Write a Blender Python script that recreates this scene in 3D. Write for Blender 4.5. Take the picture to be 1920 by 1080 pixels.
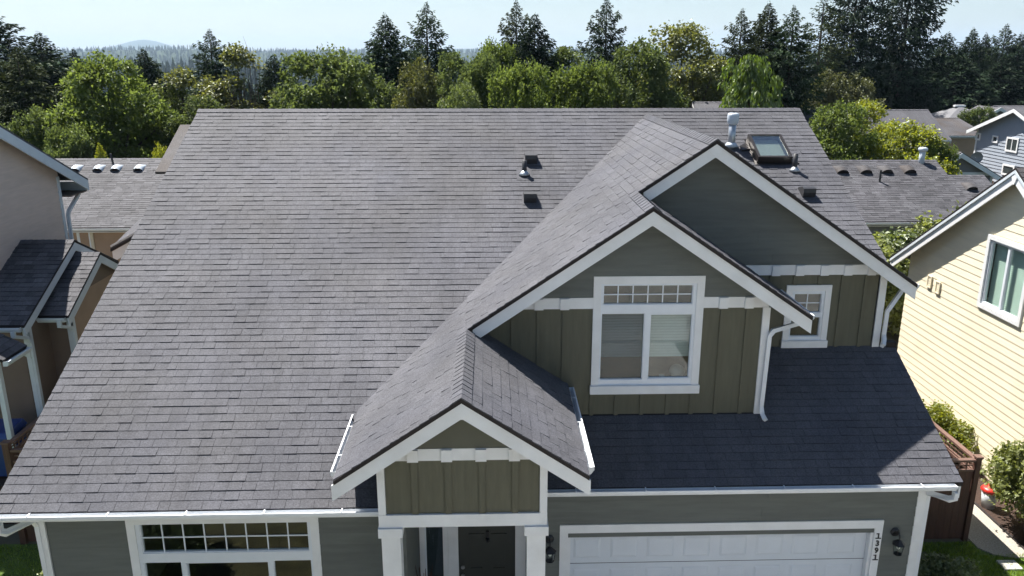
import bpy, math, random
import numpy as np
random.seed(7); RNG = np.random.default_rng(7)
SC = bpy.context.scene; COL = SC.collection
for o in list(bpy.data.objects): bpy.data.objects.remove(o)

# ---------------------------------------------------------------- camera
F_PX, PITCH, YAW, CAM_Z = 1505.0, math.atan(435/1505.0), math.radians(1.65), 9.5
cam = bpy.data.cameras.new('camera'); camo = bpy.data.objects.new('camera', cam); COL.objects.link(camo)
cam.sensor_fit = 'HORIZONTAL'; cam.angle_x = 2*math.atan(960/F_PX)
camo.location = (0, 0, CAM_Z); camo.rotation_euler = (math.pi/2-PITCH, 0, -YAW)
cam.clip_start = 0.1; cam.clip_end = 60000
SC.camera = camo
# ---------------------------------------------------------------- sky and sun
SUN_EL, SUN_AZ = math.radians(59.5), math.radians(40)      # azimuth: from +Y towards -X
SUN = np.array([-math.sin(SUN_AZ)*math.cos(SUN_EL), math.cos(SUN_AZ)*math.cos(SUN_EL), math.sin(SUN_EL)])
world = bpy.data.worlds.new('World'); SC.world = world; world.use_nodes = True
wn = world.node_tree.nodes; wl = world.node_tree.links
sky = wn.new('ShaderNodeTexSky'); sky.sky_type = 'NISHITA'; sky.sun_disc = False
sky.sun_elevation = SUN_EL; sky.sun_rotation = 2*math.pi-SUN_AZ
sky.altitude = 100; sky.air_density = 1.0; sky.dust_density = .5; sky.ozone_density = 1.0
bg = wn['Background']; bg.inputs['Strength'].default_value = 0.052
wl.new(sky.outputs['Color'], bg.inputs['Color'])
sl = bpy.data.lights.new('sun', 'SUN'); sl.energy = 5.0; sl.angle = math.radians(0.53); sl.color = (1, .96, .9)
slo = bpy.data.objects.new('sun', sl); COL.objects.link(slo)
slo.rotation_euler = (math.pi/2-SUN_EL, 0, math.pi-(-SUN_AZ)) ; slo.location = (-20, 30, 60)
from mathutils import Vector, Matrix
slo.rotation_euler = Vector(SUN).to_track_quat('Z', 'Y').to_euler()
SC.view_settings.view_transform = 'Standard'; SC.view_settings.look = 'None'
SC.view_settings.exposure = 1.25; SC.view_settings.gamma = 1.0
SC.cycles.max_bounces = 7; SC.cycles.transparent_max_bounces = 8
SC.cycles.diffuse_bounces = 3; SC.cycles.glossy_bounces = 2; SC.cycles.volume_bounces = 0
SC.cycles.use_denoising = True; SC.cycles.use_light_tree = False; SC.cycles.use_adaptive_sampling = True; SC.cycles.adaptive_threshold = .02
SC.cycles.sample_clamp_indirect = 6

# ---------------------------------------------------------------- helpers
CT, ST, CY, SY = math.cos(PITCH), math.sin(PITCH), math.cos(YAW), math.sin(YAW)
FW = np.array([CT*SY, CT*CY, -ST]); RT = np.array([CY, -SY, 0.]); UP = np.cross(RT, FW)
def project(p):
    q = np.asarray(p, float)-np.array([0, 0, CAM_Z]); w = q@FW
    return 960+F_PX*(q@RT)/w, 540-F_PX*(q@UP)/w, w
def spot(u, v, y):                # the point of the line of sight (photo pixel) that lies at depth y
    d = RT*(u-960)/F_PX-UP*(v-540)/F_PX+FW
    return np.array([0, 0, CAM_Z])+d*(y/d[1])

ORG = {}
def tag(o, label=None, cat=None, group=None, kind=None):
    if label: o['label'] = label
    if cat: o['category'] = cat
    if group: o['group'] = group
    if kind: o['kind'] = kind
    return o
def thing(name, loc, label, cat, group=None):
    o = bpy.data.objects.new(name, None); COL.objects.link(o); o.location = loc
    o.empty_display_size = .3
    ORG[o.name] = np.array(loc, float); return tag(o, label, cat, group)
def mesh_np(name, V, F, mat, tint=None, smooth=False):
    """V (n,3); F (m,k) array of quads or triangles, or a list of index lists"""
    me = bpy.data.meshes.new(name)
    if isinstance(F, np.ndarray):
        m, k = F.shape
        me.vertices.add(len(V)); me.vertices.foreach_set('co', np.ascontiguousarray(V, dtype=np.float32).ravel())
        me.loops.add(m*k); me.loops.foreach_set('vertex_index', np.ascontiguousarray(F, dtype=np.int32).ravel())
        me.polygons.add(m); me.polygons.foreach_set('loop_start', np.arange(0, m*k, k, dtype=np.int32))
        me.polygons.foreach_set('loop_total', np.full(m, k, dtype=np.int32))
        me.update(calc_edges=True)
    else:
        me.from_pydata([tuple(map(float, v)) for v in V], [], F); me.update()
    if tint is not None:
        a = me.attributes.new('tint', 'FLOAT', 'FACE'); a.data.foreach_set('value', np.ascontiguousarray(tint, dtype=np.float32))
    me.polygons.foreach_set('use_smooth', np.full(len(me.polygons), bool(smooth)))
    if mat is not None: me.materials.append(mat)
    return me
def place(name, V, F, mat, parent=None, tint=None, smooth=False):
    V = np.asarray(V, float)
    c = (V.min(0)+V.max(0))/2
    if parent is None: c[2] = V[:, 2].min()
    me = mesh_np(name, V-c, F, mat, tint, smooth)
    o = bpy.data.objects.new(name, me); COL.objects.link(o)
    if parent is not None:
        o.parent = parent; o.location = c-ORG[parent.name]
    else: o.location = c
    ORG[o.name] = c
    return o
class MB:
    def __init__(s): s.v = []; s.f = []
    def add(s, vs, fs):
        n = len(s.v); s.v += [tuple(v) for v in vs]; s.f += [[i+n for i in f] for f in fs]; return s
    def box(s, x0, x1, y0, y1, z0, z1):
        return s.add([(x0,y0,z0),(x1,y0,z0),(x1,y1,z0),(x0,y1,z0),(x0,y0,z1),(x1,y0,z1),(x1,y1,z1),(x0,y1,z1)],
                     [[0,3,2,1],[4,5,6,7],[0,1,5,4],[1,2,6,5],[2,3,7,6],[3,0,4,7]])
    def prism(s, poly, vec):
        n = len(poly); a = [np.array(p, float) for p in poly]; b = [p+np.array(vec, float) for p in a]
        nrm = np.zeros(3)
        for i in range(n): nrm += np.cross(a[i]-a[0], a[(i+1) % n]-a[0])
        if nrm@np.array(vec, float) > 0: a, b = b, a
        # a is the cap whose normal points away from b
        return s.add(a+b, [list(range(n)), list(range(2*n-1, n-1, -1))]+[[i, i+n, (i+1) % n+n, (i+1) % n] for i in range(n)])
    def tube(s, path, r, k=8, cap=True, upv=(0, 0, 1)):
        """round tube; r number or list"""
        P = [np.array(p, float) for p in path]; n = len(P)
        rs = r if isinstance(r, (list, tuple)) else [r]*n
        base = len(s.v); prev = None
        for i, p in enumerate(P):
            t = P[min(i+1, n-1)]-P[max(i-1, 0)]; t /= np.linalg.norm(t)+1e-9
            if prev is None:
                a = np.array(upv, float)
                if abs(a@t) > .95: a = np.array([1., 0, 0])
            else: a = prev
            a = a-t*(a@t); a /= np.linalg.norm(a)+1e-9; b = np.cross(t, a); prev = a
            for j in range(k):
                th = 2*math.pi*j/k
                s.v.append(tuple(p+rs[i]*(math.cos(th)*a+math.sin(th)*b)))
        for i in range(n-1):
            for j in range(k):
                s.f.append([base+i*k+j, base+i*k+(j+1) % k, base+(i+1)*k+(j+1) % k, base+(i+1)*k+j])
        if cap:
            s.f.append([base+j for j in range(k)][::-1]); s.f.append([base+(n-1)*k+j for j in range(k)])
        return s
    def sweep(s, path, prof, side, cap=True):
        """sweep closed profile [(a,b)] along path; a along the horizontal side vector, b along the other normal"""
        P = [np.array(p, float) for p in path]; n = len(P); k = len(prof); base = len(s.v)
        side = np.array(side, float)
        for i, p in enumerate(P):
            t0 = P[i]-P[i-1] if i else P[1]-P[0]; t1 = P[i+1]-P[i] if i < n-1 else t0
            t0 = t0/np.linalg.norm(t0); t1 = t1/np.linalg.norm(t1)
            t = t0+t1; t /= np.linalg.norm(t)
            a = side-t*(side@t); a /= np.linalg.norm(a); b = np.cross(a, t)
            sc = 1/max(.5, t@t1)
            for (u, w) in prof: s.v.append(tuple(p+a*u+b*w*sc))
        for i in range(n-1):
            for j in range(k):
                s.f.append([base+i*k+j, base+(i+1)*k+j, base+(i+1)*k+(j+1) % k, base+i*k+(j+1) % k])
        if cap:
            s.f.append([base+j for j in range(k)]); s.f.append([base+(n-1)*k+j for j in range(k)][::-1])
        return s
    def sphere(s, c, r, n=10, m=6, sz=1., top=None):
        base = len(s.v); c = np.array(c, float)
        for i in range(m+1):
            ph = math.pi*i/m
            for j in range(n):
                th = 2*math.pi*j/n
                s.v.append(tuple(c+np.array([r*math.sin(ph)*math.cos(th), r*math.sin(ph)*math.sin(th), r*sz*math.cos(ph)])))
        for i in range(m):
            for j in range(n):
                s.f.append([base+i*n+j, base+(i+1)*n+j, base+(i+1)*n+(j+1) % n, base+i*n+(j+1) % n])
        return s
    def build(s, name, mat, parent=None, smooth=False):
        return place(name, s.v, s.f, mat, parent, None, smooth)
def bx(name, x0, x1, y0, y1, z0, z1, mat, parent=None):
    return MB().box(min(x0,x1), max(x0,x1), min(y0,y1), max(y0,y1), min(z0,z1), max(z0,z1)).build(name, mat, parent)
def bevel(o, w=.008, seg=2):
    m = o.modifiers.new('bevel', 'BEVEL'); m.width = w; m.segments = seg; m.limit_method = 'ANGLE'; return o

# ---------------------------------------------------------------- materials
def rgb(c): return (c[0], c[1], c[2], 1)
def mat(name, col, rough=.6, var=.12, scale=6, spec=.5, bump=0., bscale=60, metal=0., stretch=None, tint=0., dirt=None, coat=0., ov=0.):
    m = bpy.data.materials.new(name); m.use_nodes = True
    N = m.node_tree.nodes; L = m.node_tree.links; b = N['Principled BSDF']
    geo = N.new('ShaderNodeNewGeometry'); pos = geo.outputs['Position']
    if stretch:
        mp = N.new('ShaderNodeMapping'); mp.inputs['Scale'].default_value = stretch; L.new(pos, mp.inputs['Vector']); pos = mp.outputs['Vector']
    no = N.new('ShaderNodeTexNoise'); no.inputs['Scale'].default_value = scale; no.inputs['Detail'].default_value = 5; no.inputs['Roughness'].default_value = .6
    L.new(pos, no.inputs['Vector'])
    mr = N.new('ShaderNodeMapRange'); mr.inputs['From Min'].default_value = .3; mr.inputs['From Max'].default_value = .7
    mr.inputs['To Min'].default_value = 1-var; mr.inputs['To Max'].default_value = 1+var; L.new(no.outputs['Fac'], mr.inputs['Value'])
    fac = mr.outputs['Result']
    if tint:
        at = N.new('ShaderNodeAttribute'); at.attribute_name = 'tint'
        ma = N.new('ShaderNodeMath'); ma.operation = 'MULTIPLY_ADD'; ma.inputs[1].default_value = tint; ma.inputs[2].default_value = 1.0
        L.new(at.outputs['Fac'], ma.inputs[0])
        mm = N.new('ShaderNodeMath'); mm.operation = 'MULTIPLY'; L.new(fac, mm.inputs[0]); L.new(ma.outputs[0], mm.inputs[1]); fac = mm.outputs[0]
    if ov:
        oi = N.new('ShaderNodeObjectInfo'); mo = N.new('ShaderNodeMath'); mo.operation = 'MULTIPLY_ADD'; mo.inputs[1].default_value = 2*ov; mo.inputs[2].default_value = 1-ov; L.new(oi.outputs['Random'], mo.inputs[0])
        m3 = N.new('ShaderNodeMath'); m3.operation = 'MULTIPLY'; L.new(fac, m3.inputs[0]); L.new(mo.outputs[0], m3.inputs[1]); fac = m3.outputs[0]
    vm = N.new('ShaderNodeVectorMath'); vm.operation = 'SCALE'; vm.inputs[0].default_value = col; L.new(fac, vm.inputs['Scale'])
    out = vm.outputs['Vector']
    if dirt:
        dn = N.new('ShaderNodeTexNoise'); dn.inputs['Scale'].default_value = dirt[1]; dn.inputs['Detail'].default_value = 8; L.new(geo.outputs['Position'], dn.inputs['Vector'])
        dr = N.new('ShaderNodeMapRange'); dr.inputs['From Min'].default_value = .5; dr.inputs['From Max'].default_value = .75; dr.inputs['To Max'].default_value = dirt[2]; L.new(dn.outputs['Fac'], dr.inputs['Value'])
        mx = N.new('ShaderNodeMix'); mx.data_type = 'RGBA'; L.new(dr.outputs['Result'], mx.inputs['Factor']); L.new(out, mx.inputs['A']); mx.inputs['B'].default_value = rgb(dirt[0]); out = mx.outputs['Result']
    L.new(out, b.inputs['Base Color'])
    b.inputs['Roughness'].default_value = rough; b.inputs['Metallic'].default_value = metal
    b.inputs['Specular IOR Level'].default_value = spec
    if coat: b.inputs['Coat Weight'].default_value = coat
    if bump:
        bn = N.new('ShaderNodeTexNoise'); bn.inputs['Scale'].default_value = bscale; bn.inputs['Detail'].default_value = 4; L.new(pos, bn.inputs['Vector'])
        bu = N.new('ShaderNodeBump'); bu.inputs['Strength'].default_value = bump; bu.inputs['Distance'].default_value = .02; L.new(bn.outputs['Fac'], bu.inputs['Height'])
        L.new(bu.outputs['Normal'], b.inputs['Normal'])
    return m
def shingle_mat(name, col, var=.16, spec=.20, rough=.72, warm=(.092, .091, .098)):
    """asphalt shingle: tab-to-tab tint, broad weathering, coarse granules"""
    m = bpy.data.materials.new(name); m.use_nodes = True
    N = m.node_tree.nodes; L = m.node_tree.links; b = N['Principled BSDF']
    geo = N.new('ShaderNodeNewGeometry')
    def noise(sc, det, lo, hi):
        n = N.new('ShaderNodeTexNoise'); n.inputs['Scale'].default_value = sc; n.inputs['Detail'].default_value = det; L.new(geo.outputs['Position'], n.inputs['Vector'])
        r = N.new('ShaderNodeMapRange'); r.inputs['From Min'].default_value = .3; r.inputs['From Max'].default_value = .7; r.inputs['To Min'].default_value = lo; r.inputs['To Max'].default_value = hi
        L.new(n.outputs['Fac'], r.inputs['Value']); return r.outputs['Result']
    def mul(a, c):
        mm = N.new('ShaderNodeMath'); mm.operation = 'MULTIPLY'; L.new(a, mm.inputs[0]); L.new(c, mm.inputs[1]); return mm.outputs[0]
    at = N.new('ShaderNodeAttribute'); at.attribute_name = 'tint'
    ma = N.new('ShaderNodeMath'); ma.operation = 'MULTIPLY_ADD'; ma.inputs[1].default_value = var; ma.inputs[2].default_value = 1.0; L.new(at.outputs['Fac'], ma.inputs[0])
    f = mul(mul(mul(ma.outputs[0], noise(.45, 4, .84, 1.16)), noise(45, 2, .74, 1.26)), noise(9, 3, .92, 1.08))
    mp = N.new('ShaderNodeMapping'); mp.inputs['Scale'].default_value = (2.2, .22, .22); L.new(geo.outputs['Position'], mp.inputs['Vector'])
    sn = N.new('ShaderNodeTexNoise'); sn.inputs['Scale'].default_value = 1.3; sn.inputs['Detail'].default_value = 6; L.new(mp.outputs['Vector'], sn.inputs['Vector'])
    sr = N.new('ShaderNodeMapRange'); sr.inputs['From Min'].default_value = .3; sr.inputs['From Max'].default_value = .7; sr.inputs['To Min'].default_value = .90; sr.inputs['To Max'].default_value = 1.10; L.new(sn.outputs['Fac'], sr.inputs['Value'])
    f = mul(f, sr.outputs['Result'])
    mx = N.new('ShaderNodeMix'); mx.data_type = 'RGBA'; mx.inputs['A'].default_value = rgb(col); mx.inputs['B'].default_value = rgb(warm)
    L.new(noise(.8, 5, 0, 1), mx.inputs['Factor'])
    vm = N.new('ShaderNodeVectorMath'); vm.operation = 'SCALE'; L.new(mx.outputs['Result'], vm.inputs[0]); L.new(f, vm.inputs['Scale'])
    L.new(vm.outputs['Vector'], b.inputs['Base Color'])
    b.inputs['Roughness'].default_value = rough; b.inputs['Specular IOR Level'].default_value = spec
    bn = N.new('ShaderNodeTexNoise'); bn.inputs['Scale'].default_value = 130; bn.inputs['Detail'].default_value = 2; L.new(geo.outputs['Position'], bn.inputs['Vector'])
    bu = N.new('ShaderNodeBump'); bu.inputs['Strength'].default_value = .5; bu.inputs['Distance'].default_value = .01; L.new(bn.outputs['Fac'], bu.inputs['Height']); L.new(bu.outputs['Normal'], b.inputs['Normal'])
    return m
def glass_mat(name, tintc=(.85, .9, .9), refl=.06):
    m = bpy.data.materials.new(name); m.use_nodes = True
    N = m.node_tree.nodes; L = m.node_tree.links; N.remove(N['Principled BSDF'])
    tr = N.new('ShaderNodeBsdfTransparent'); tr.inputs['Color'].default_value = rgb(tintc)
    gl = N.new('ShaderNodeBsdfGlossy'); gl.inputs['Roughness'].default_value = .015; gl.inputs['Color'].default_value = (1, 1, 1, 1)
    lw = N.new('ShaderNodeLayerWeight'); lw.inputs['Blend'].default_value = .5
    pw = N.new('ShaderNodeMath'); pw.operation = 'POWER'; pw.inputs[1].default_value = 5; L.new(lw.outputs['Facing'], pw.inputs[0])
    ad = N.new('ShaderNodeMath'); ad.operation = 'MULTIPLY_ADD'; ad.inputs[1].default_value = 1-refl; ad.inputs[2].default_value = refl*.75; L.new(pw.outputs[0], ad.inputs[0])
    mx = N.new('ShaderNodeMixShader'); L.new(ad.outputs[0], mx.inputs['Fac']); L.new(tr.outputs[0], mx.inputs[1]); L.new(gl.outputs[0], mx.inputs[2])
    L.new(mx.outputs[0], N['Material Output'].inputs['Surface']); return m
def leaf_mat(name, col, trans=.35, var=.35, tcol=None, gloss=.07):
    m = bpy.data.materials.new(name); m.use_nodes = True
    N = m.node_tree.nodes; L = m.node_tree.links; N.remove(N['Principled BSDF'])
    at = N.new('ShaderNodeAttribute'); at.attribute_name = 'tint'
    oi = N.new('ShaderNodeObjectInfo')
    ma = N.new('ShaderNodeMath'); ma.operation = 'MULTIPLY_ADD'; ma.inputs[1].default_value = var; ma.inputs[2].default_value = 1.0; L.new(at.outputs['Fac'], ma.inputs[0])
    mo = N.new('ShaderNodeMath'); mo.operation = 'MULTIPLY_ADD'; mo.inputs[1].default_value = .3; mo.inputs[2].default_value = .85; L.new(oi.outputs['Random'], mo.inputs[0])
    mm = N.new('ShaderNodeMath'); mm.operation = 'MULTIPLY'; L.new(ma.outputs[0], mm.inputs[0]); L.new(mo.outputs[0], mm.inputs[1])
    def sc(c):
        v = N.new('ShaderNodeVectorMath'); v.operation = 'SCALE'; v.inputs[0].default_value = c; L.new(mm.outputs[0], v.inputs['Scale']); return v.outputs['Vector']
    d = N.new('ShaderNodeBsdfDiffuse'); L.new(sc(col), d.inputs['Color'])
    t = N.new('ShaderNodeBsdfTranslucent'); tc = tcol or (col[0]*1.5, col[1]*1.6, col[2]*.7); L.new(sc(tc), t.inputs['Color'])
    g = N.new('ShaderNodeBsdfGlossy'); g.inputs['Roughness'].default_value = .5; g.inputs['Color'].default_value = (.9, .95, .8, 1)
    m1 = N.new('ShaderNodeMixShader'); m1.inputs['Fac'].default_value = trans; L.new(d.outputs[0], m1.inputs[1]); L.new(t.outputs[0], m1.inputs[2])
    m2 = N.new('ShaderNodeMixShader'); m2.inputs['Fac'].default_value = gloss; L.new(m1.outputs[0], m2.inputs[1]); L.new(g.outputs[0], m2.inputs[2])
    L.new(m2.outputs[0], N['Material Output'].inputs['Surface']); return m

SH = shingle_mat('asphalt_shingle', (.086, .087, .100), var=.075)
SHN = shingle_mat('neighbour_shingle', (.085, .083, .091), var=.28)
SHB = shingle_mat('brown_shingle', (.075, .062, .055), var=.25)
DECK = mat('roof_edge_dark', (.018, .013, .012), .8, .2)
WHITE = mat('white_trim', (.76, .77, .77), .55, .05, 3, bump=.08, bscale=40, dirt=((.5, .49, .45), 2.2, .22))
WHITEB = mat('white_trim_neighbour', (.62, .68, .72), .55, .06, 3)
ALU = mat('white_aluminium', (.74, .76, .78), .35, .04, 5, dirt=((.5, .5, .48), 3, .2))
VINYL = mat('white_vinyl', (.72, .76, .80), .35, .03, 5)
LAP = mat('grey_green_siding', (.125, .135, .122), .7, .12, 1.4, bump=.25, bscale=30, stretch=(1, 1, 9), ov=.07)
BAT = mat('olive_panel', (.104, .101, .068), .7, .12, 1.6, bump=.2, bscale=26, stretch=(9, 9, 1))
YEL = mat('cream_yellow_siding', (.87, .785, .585), .6, .05, 1.2, bump=.15, bscale=25, stretch=(1, 1, 8), ov=.03, dirt=((.55, .48, .33), .7, .25))
BEI = mat('beige_siding', (.66, .53, .45), .7, .07, 2, bump=.15, bscale=25, stretch=(1, 1, 8), ov=.03)
BEID = mat('brown_siding', (.17, .125, .095), .7, .08, 2)
TAN = mat('tan_siding', (.36, .25, .17), .7, .08, 2)
GLASS = glass_mat('window_glass')
BLACK = mat('black_iron', (.015, .015, .017), .4, .2)
PLASTIC = mat('black_pipe', (.03, .03, .033), .45, .2)
GALV = mat('galvanised_steel', (.42, .45, .48), .38, .18, 12, metal=.75)
GALVW = mat('painted_steel', (.48, .53, .58), .4, .1, 9)
BROWNM = mat('bronze_aluminium', (.035, .03, .027), .35, .15, metal=.3)
FENCE = mat('brown_stained_wood', (.095, .045, .032), .6, .25, 3, bump=.3, bscale=20, stretch=(8, 8, .8))
FENCER = mat('brown_stained_rail', (.15, .085, .065), .55, .2, 3, bump=.3, bscale=20)
DOOR = mat('dark_green_door', (.040, .042, .034), .35, .08, 3)
GAR = mat('garage_door_white', (.66, .70, .74), .42, .03, 3, bump=.06, bscale=80)
BLIND = mat('blind_slats', (.80, .79, .70), .5, .04)
BRASS = mat('satin_nickel', (.5, .49, .46), .3, .05, metal=.9)
CONC = mat('concrete', (.50, .48, .44), .85, .14, 5, bump=.3, bscale=50, dirt=((.2, .18, .15), 1.5, .4))
AGG = mat('aggregate_path', (.36, .33, .28), .9, .35, 38, bump=.5, bscale=90)
GRASSG = mat('lawn_soil', (.055, .085, .022), .9, .35, 2.5)
MULCH = mat('bark_mulch', (.045, .025, .017), .95, .5, 25, bump=.8, bscale=40)
BARK = mat('tree_bark', (.07, .055, .042), .9, .3, 6, bump=.5, bscale=12)
BLUEP = mat('blue_plastic', (.012, .045, .20), .35, .05)
# ================================================================ wall / window builders
def FY(y0): return lambda a0, a1, d0, d1, z0, z1: (min(a0,a1), max(a0,a1), y0-d1, y0-d0, z0, z1)
def FXm(x0): return lambda a0, a1, d0, d1, z0, z1: (x0-d1, x0-d0, min(a0,a1), max(a0,a1), z0, z1)
def FXp(x0): return lambda a0, a1, d0, d1, z0, z1: (x0+d0, x0+d1, min(a0,a1), max(a0,a1), z0, z1)
def fb(name, fr, a0, a1, d0, d1, z0, z1, m, parent): return MB().box(*fr(a0, a1, d0, d1, z0, z1)).build(name, m, parent)
def holes_mb(fr, a0, a1, z0, z1, holes, d0, d1, mb=None):
    mb = mb or MB()
    A = sorted({a0, a1}|{h[i] for h in holes for i in (0, 1) if a0 < h[i] < a1}); Zs = sorted({z0, z1}|{h[i] for h in holes for i in (2, 3) if z0 < h[i] < z1})
    for i in range(len(A)-1):
        for j in range(len(Zs)-1):
            ca, cz = (A[i]+A[i+1])/2, (Zs[j]+Zs[j+1])/2
            if any(h[0] < ca < h[1] and h[2] < cz < h[3] for h in holes): continue
            mb.box(*fr(A[i], A[i+1], d0, d1, Zs[j], Zs[j+1]))
    return mb
def planks(fr, parent, rng, z0, z1, e, m, holes=(), name='siding_plank', tb=.021, tt=.004):
    n = max(1, round((z1-z0)/e)); e = (z1-z0)/n
    for i in range(n):
        r0, r1 = z0+i*e, z0+(i+1)*e
        zs = sorted({r0, r1}|{h[k] for h in holes for k in (2, 3) if r0+.004 < h[k] < r1-.004})
        for j in range(len(zs)-1):
            b0, b1 = zs[j], zs[j+1]; cz = (b0+b1)/2; a0, a1 = rng(cz)
            if a1-a0 < .05: continue
            cuts = sorted([(max(h[0], a0), min(h[1], a1)) for h in holes if h[2] < cz < h[3] and h[1] > a0 and h[0] < a1])
            spans = []; cur = a0
            for h0, h1 in cuts:
                if h0 > cur: spans.append((cur, h0))
                cur = max(cur, h1)
            if cur < a1: spans.append((cur, a1))
            th = lambda z: tb+(tt-tb)*(z-r0)/e
            cut2 = []
            for s0, s1 in spans:
                while s1-s0 > 4.2:
                    c = s0+random.uniform(1.6, 3.7); cut2.append((s0, c-.0015)); s0 = c+.0015
                cut2.append((s0, s1))
            for s0, s1 in cut2:
                if s1-s0 < .03: continue
                x = fr(s0, s1, 0, th(b0), b0, b1); y = fr(s0, s1, 0, th(b1), b0, b1)
                v = [(x[0],x[2],x[4]),(x[1],x[2],x[4]),(x[1],x[3],x[4]),(x[0],x[3],x[4]),(y[0],y[2],y[5]),(y[1],y[2],y[5]),(y[1],y[3],y[5]),(y[0],y[3],y[5])]
                place(name, v, [[0,3,2,1],[4,5,6,7],[0,1,5,4],[1,2,6,5],[2,3,7,6],[3,0,4,7]], m, parent)
def window(parent, fr, a0, a1, z0, z1, tw, sashes, sill=True, blinds=(), trim=None, frame=None, name='window', lab=None, tb=None, glass=None, td=.032):
    """casing a0..a1, z0..z1; sashes: (a0,a1,z0,z1,nx,nz) glass rectangles"""
    trim = trim or WHITE; frame = frame or VINYL; tb = tw if tb is None else tb
    w = holes_mb(fr, a0, a1, z0, z1, [(a0+tw, a1-tw, z0+tb, z1-tw)], .001, td).build(name, trim, parent)
    if lab: w['label'] = lab
    f = holes_mb(fr, a0+tw-.004, a1-tw+.004, z0+tb-.004, z1-tw+.004, [s[:4] for s in sashes], -.07, .016).build('frame', frame, w)
    for (p0, p1, q0, q1, nx, nz) in sashes:
        r = .012   # inner sash rim, set back
        holes_mb(fr, p0-.003, p1+.003, q0-.003, q1+.003, [(p0+r, p1-r, q0+r, q1-r)], -.045, .002).build('sash', frame, w)
        fb('pane', fr, p0+.004, p1-.004, -.032, -.026, q0+.004, q1-.004, glass or GLASS, w)
        if nx*nz > 1:
            g = MB(); t = .0085
            for i in range(1, nx):
                c = p0+(p1-p0)*i/nx; g.box(*fr(c-t, c+t, -.025, -.012, q0+r, q1-r))
            for j in range(1, nz):
                c = q0+(q1-q0)*j/nz
                for i in range(nx):
                    l = p0+(p1-p0)*i/nx+(t if i else r); h = p0+(p1-p0)*(i+1)/nx-(t if i < nx-1 else r)
                    g.box(*fr(l, h, -.0245, -.0125, c-t, c+t))
            g.build('muntin_grid', frame, w)
    if sill: fb('sill', fr, a0-.015, a1+.015, .003, td+.03, z0-.001, z0+tb*.97, trim, w)
    for (p0, p1, q0, q1, m) in blinds:
        g = MB(); z = q0
        while z < q1:
            b = fr(p0, p1, -.16, -.115, z, z+.004)
            ax = fr(0, 1, 0, .001, 0, 1)
            lo, hi = fr(p0, p1, -.119, -.115, z, z+.004), fr(p0, p1, -.147, -.143, z+.034, z+.038)
            v = [(lo[0],lo[2],lo[4]),(lo[1],lo[3],lo[4]) if lo[1]-lo[0] > lo[3]-lo[2] else (lo[0],lo[3],lo[4]),
                 (hi[1],hi[3],hi[4]) if hi[1]-hi[0] > hi[3]-hi[2] else (hi[0],hi[3],hi[4]), (hi[0],hi[2],hi[4])]
            g.add(v, [[0, 1, 2, 3]]); z += .046
        g.build('blind', m, w)
    return w
def batten(fr, parent, a, z0, z1, m, w=.032, d=.022): fb('batten', fr, a-w, a+w, .001, d, z0, z1, m, parent)
def downspout(parent, path, side, m=None, w=.043, d=.03):
    prof = [(-w, -d), (-w*.3, -d), (-w*.25, -d+.006), (w*.25, -d+.006), (w*.3, -d), (w, -d), (w, d), (-w, d)]
    return MB().sweep(path, prof, side).build('downspout', m or ALU, parent)
def gutter(parent, p0, p1, out, step=.8, m=None, straps=True, s=1.0):
    """K-style trough from p0 to p1 (top back edge); out = unit vector away from the roof"""
    m = m or ALU; p0, p1, out = np.array(p0, float), np.array(p1, float), np.array(out, float)
    L = np.linalg.norm(p1-p0); t = (p1-p0)/L; w, h = .118*s, .10*s
    prof = [(0, 0), (.003, 0), (.003, -h+.004), (w*.62, -h+.004), (w*.72, -h*.6), (w-.006, -h*.42), (w-.006, -.012), (w-.018, -.004), (w-.018, .004), (w+.004, .004), (w+.004, -h*.44), (w*.76, -h*.66), (w*.66, -h-.002), (0, -h-.002)]
    mb = MB(); k = len(prof)
    for p in (p0, p1):
        for a, b in prof: mb.v.append(tuple(p+out*a+np.array([0, 0, b])))
    fl = [[j, j+k, (j+1) % k+k, (j+1) % k] for j in range(k)]
    if np.cross(t, out)[2] > 0: fl = [f[::-1] for f in fl]
    mb.f += fl
    for p, q in ((p0, t), (p1, -t)):
        mb.prism([p+out*a+np.array([0, 0, b]) for a, b in [(0, 0), (w, 0), (w, -h*.44), (w*.66, -h), (0, -h)]], q*.004)
    g = mb.build('gutter', m, parent)
    if straps:
        n = max(2, int(L/step))
        for i in range(n):
            c = p0+t*(L*(i+.5)/n)
            a, b = c-out*.04+np.array([0, 0, .012]), c+out*(w-.002)+np.array([0, 0, .009])
            MB().prism([a-t*.009, a+t*.009, b+t*.009, b-t*.009], (0, 0, .006)).build('gutter_strap', m, g)
    return g

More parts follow.
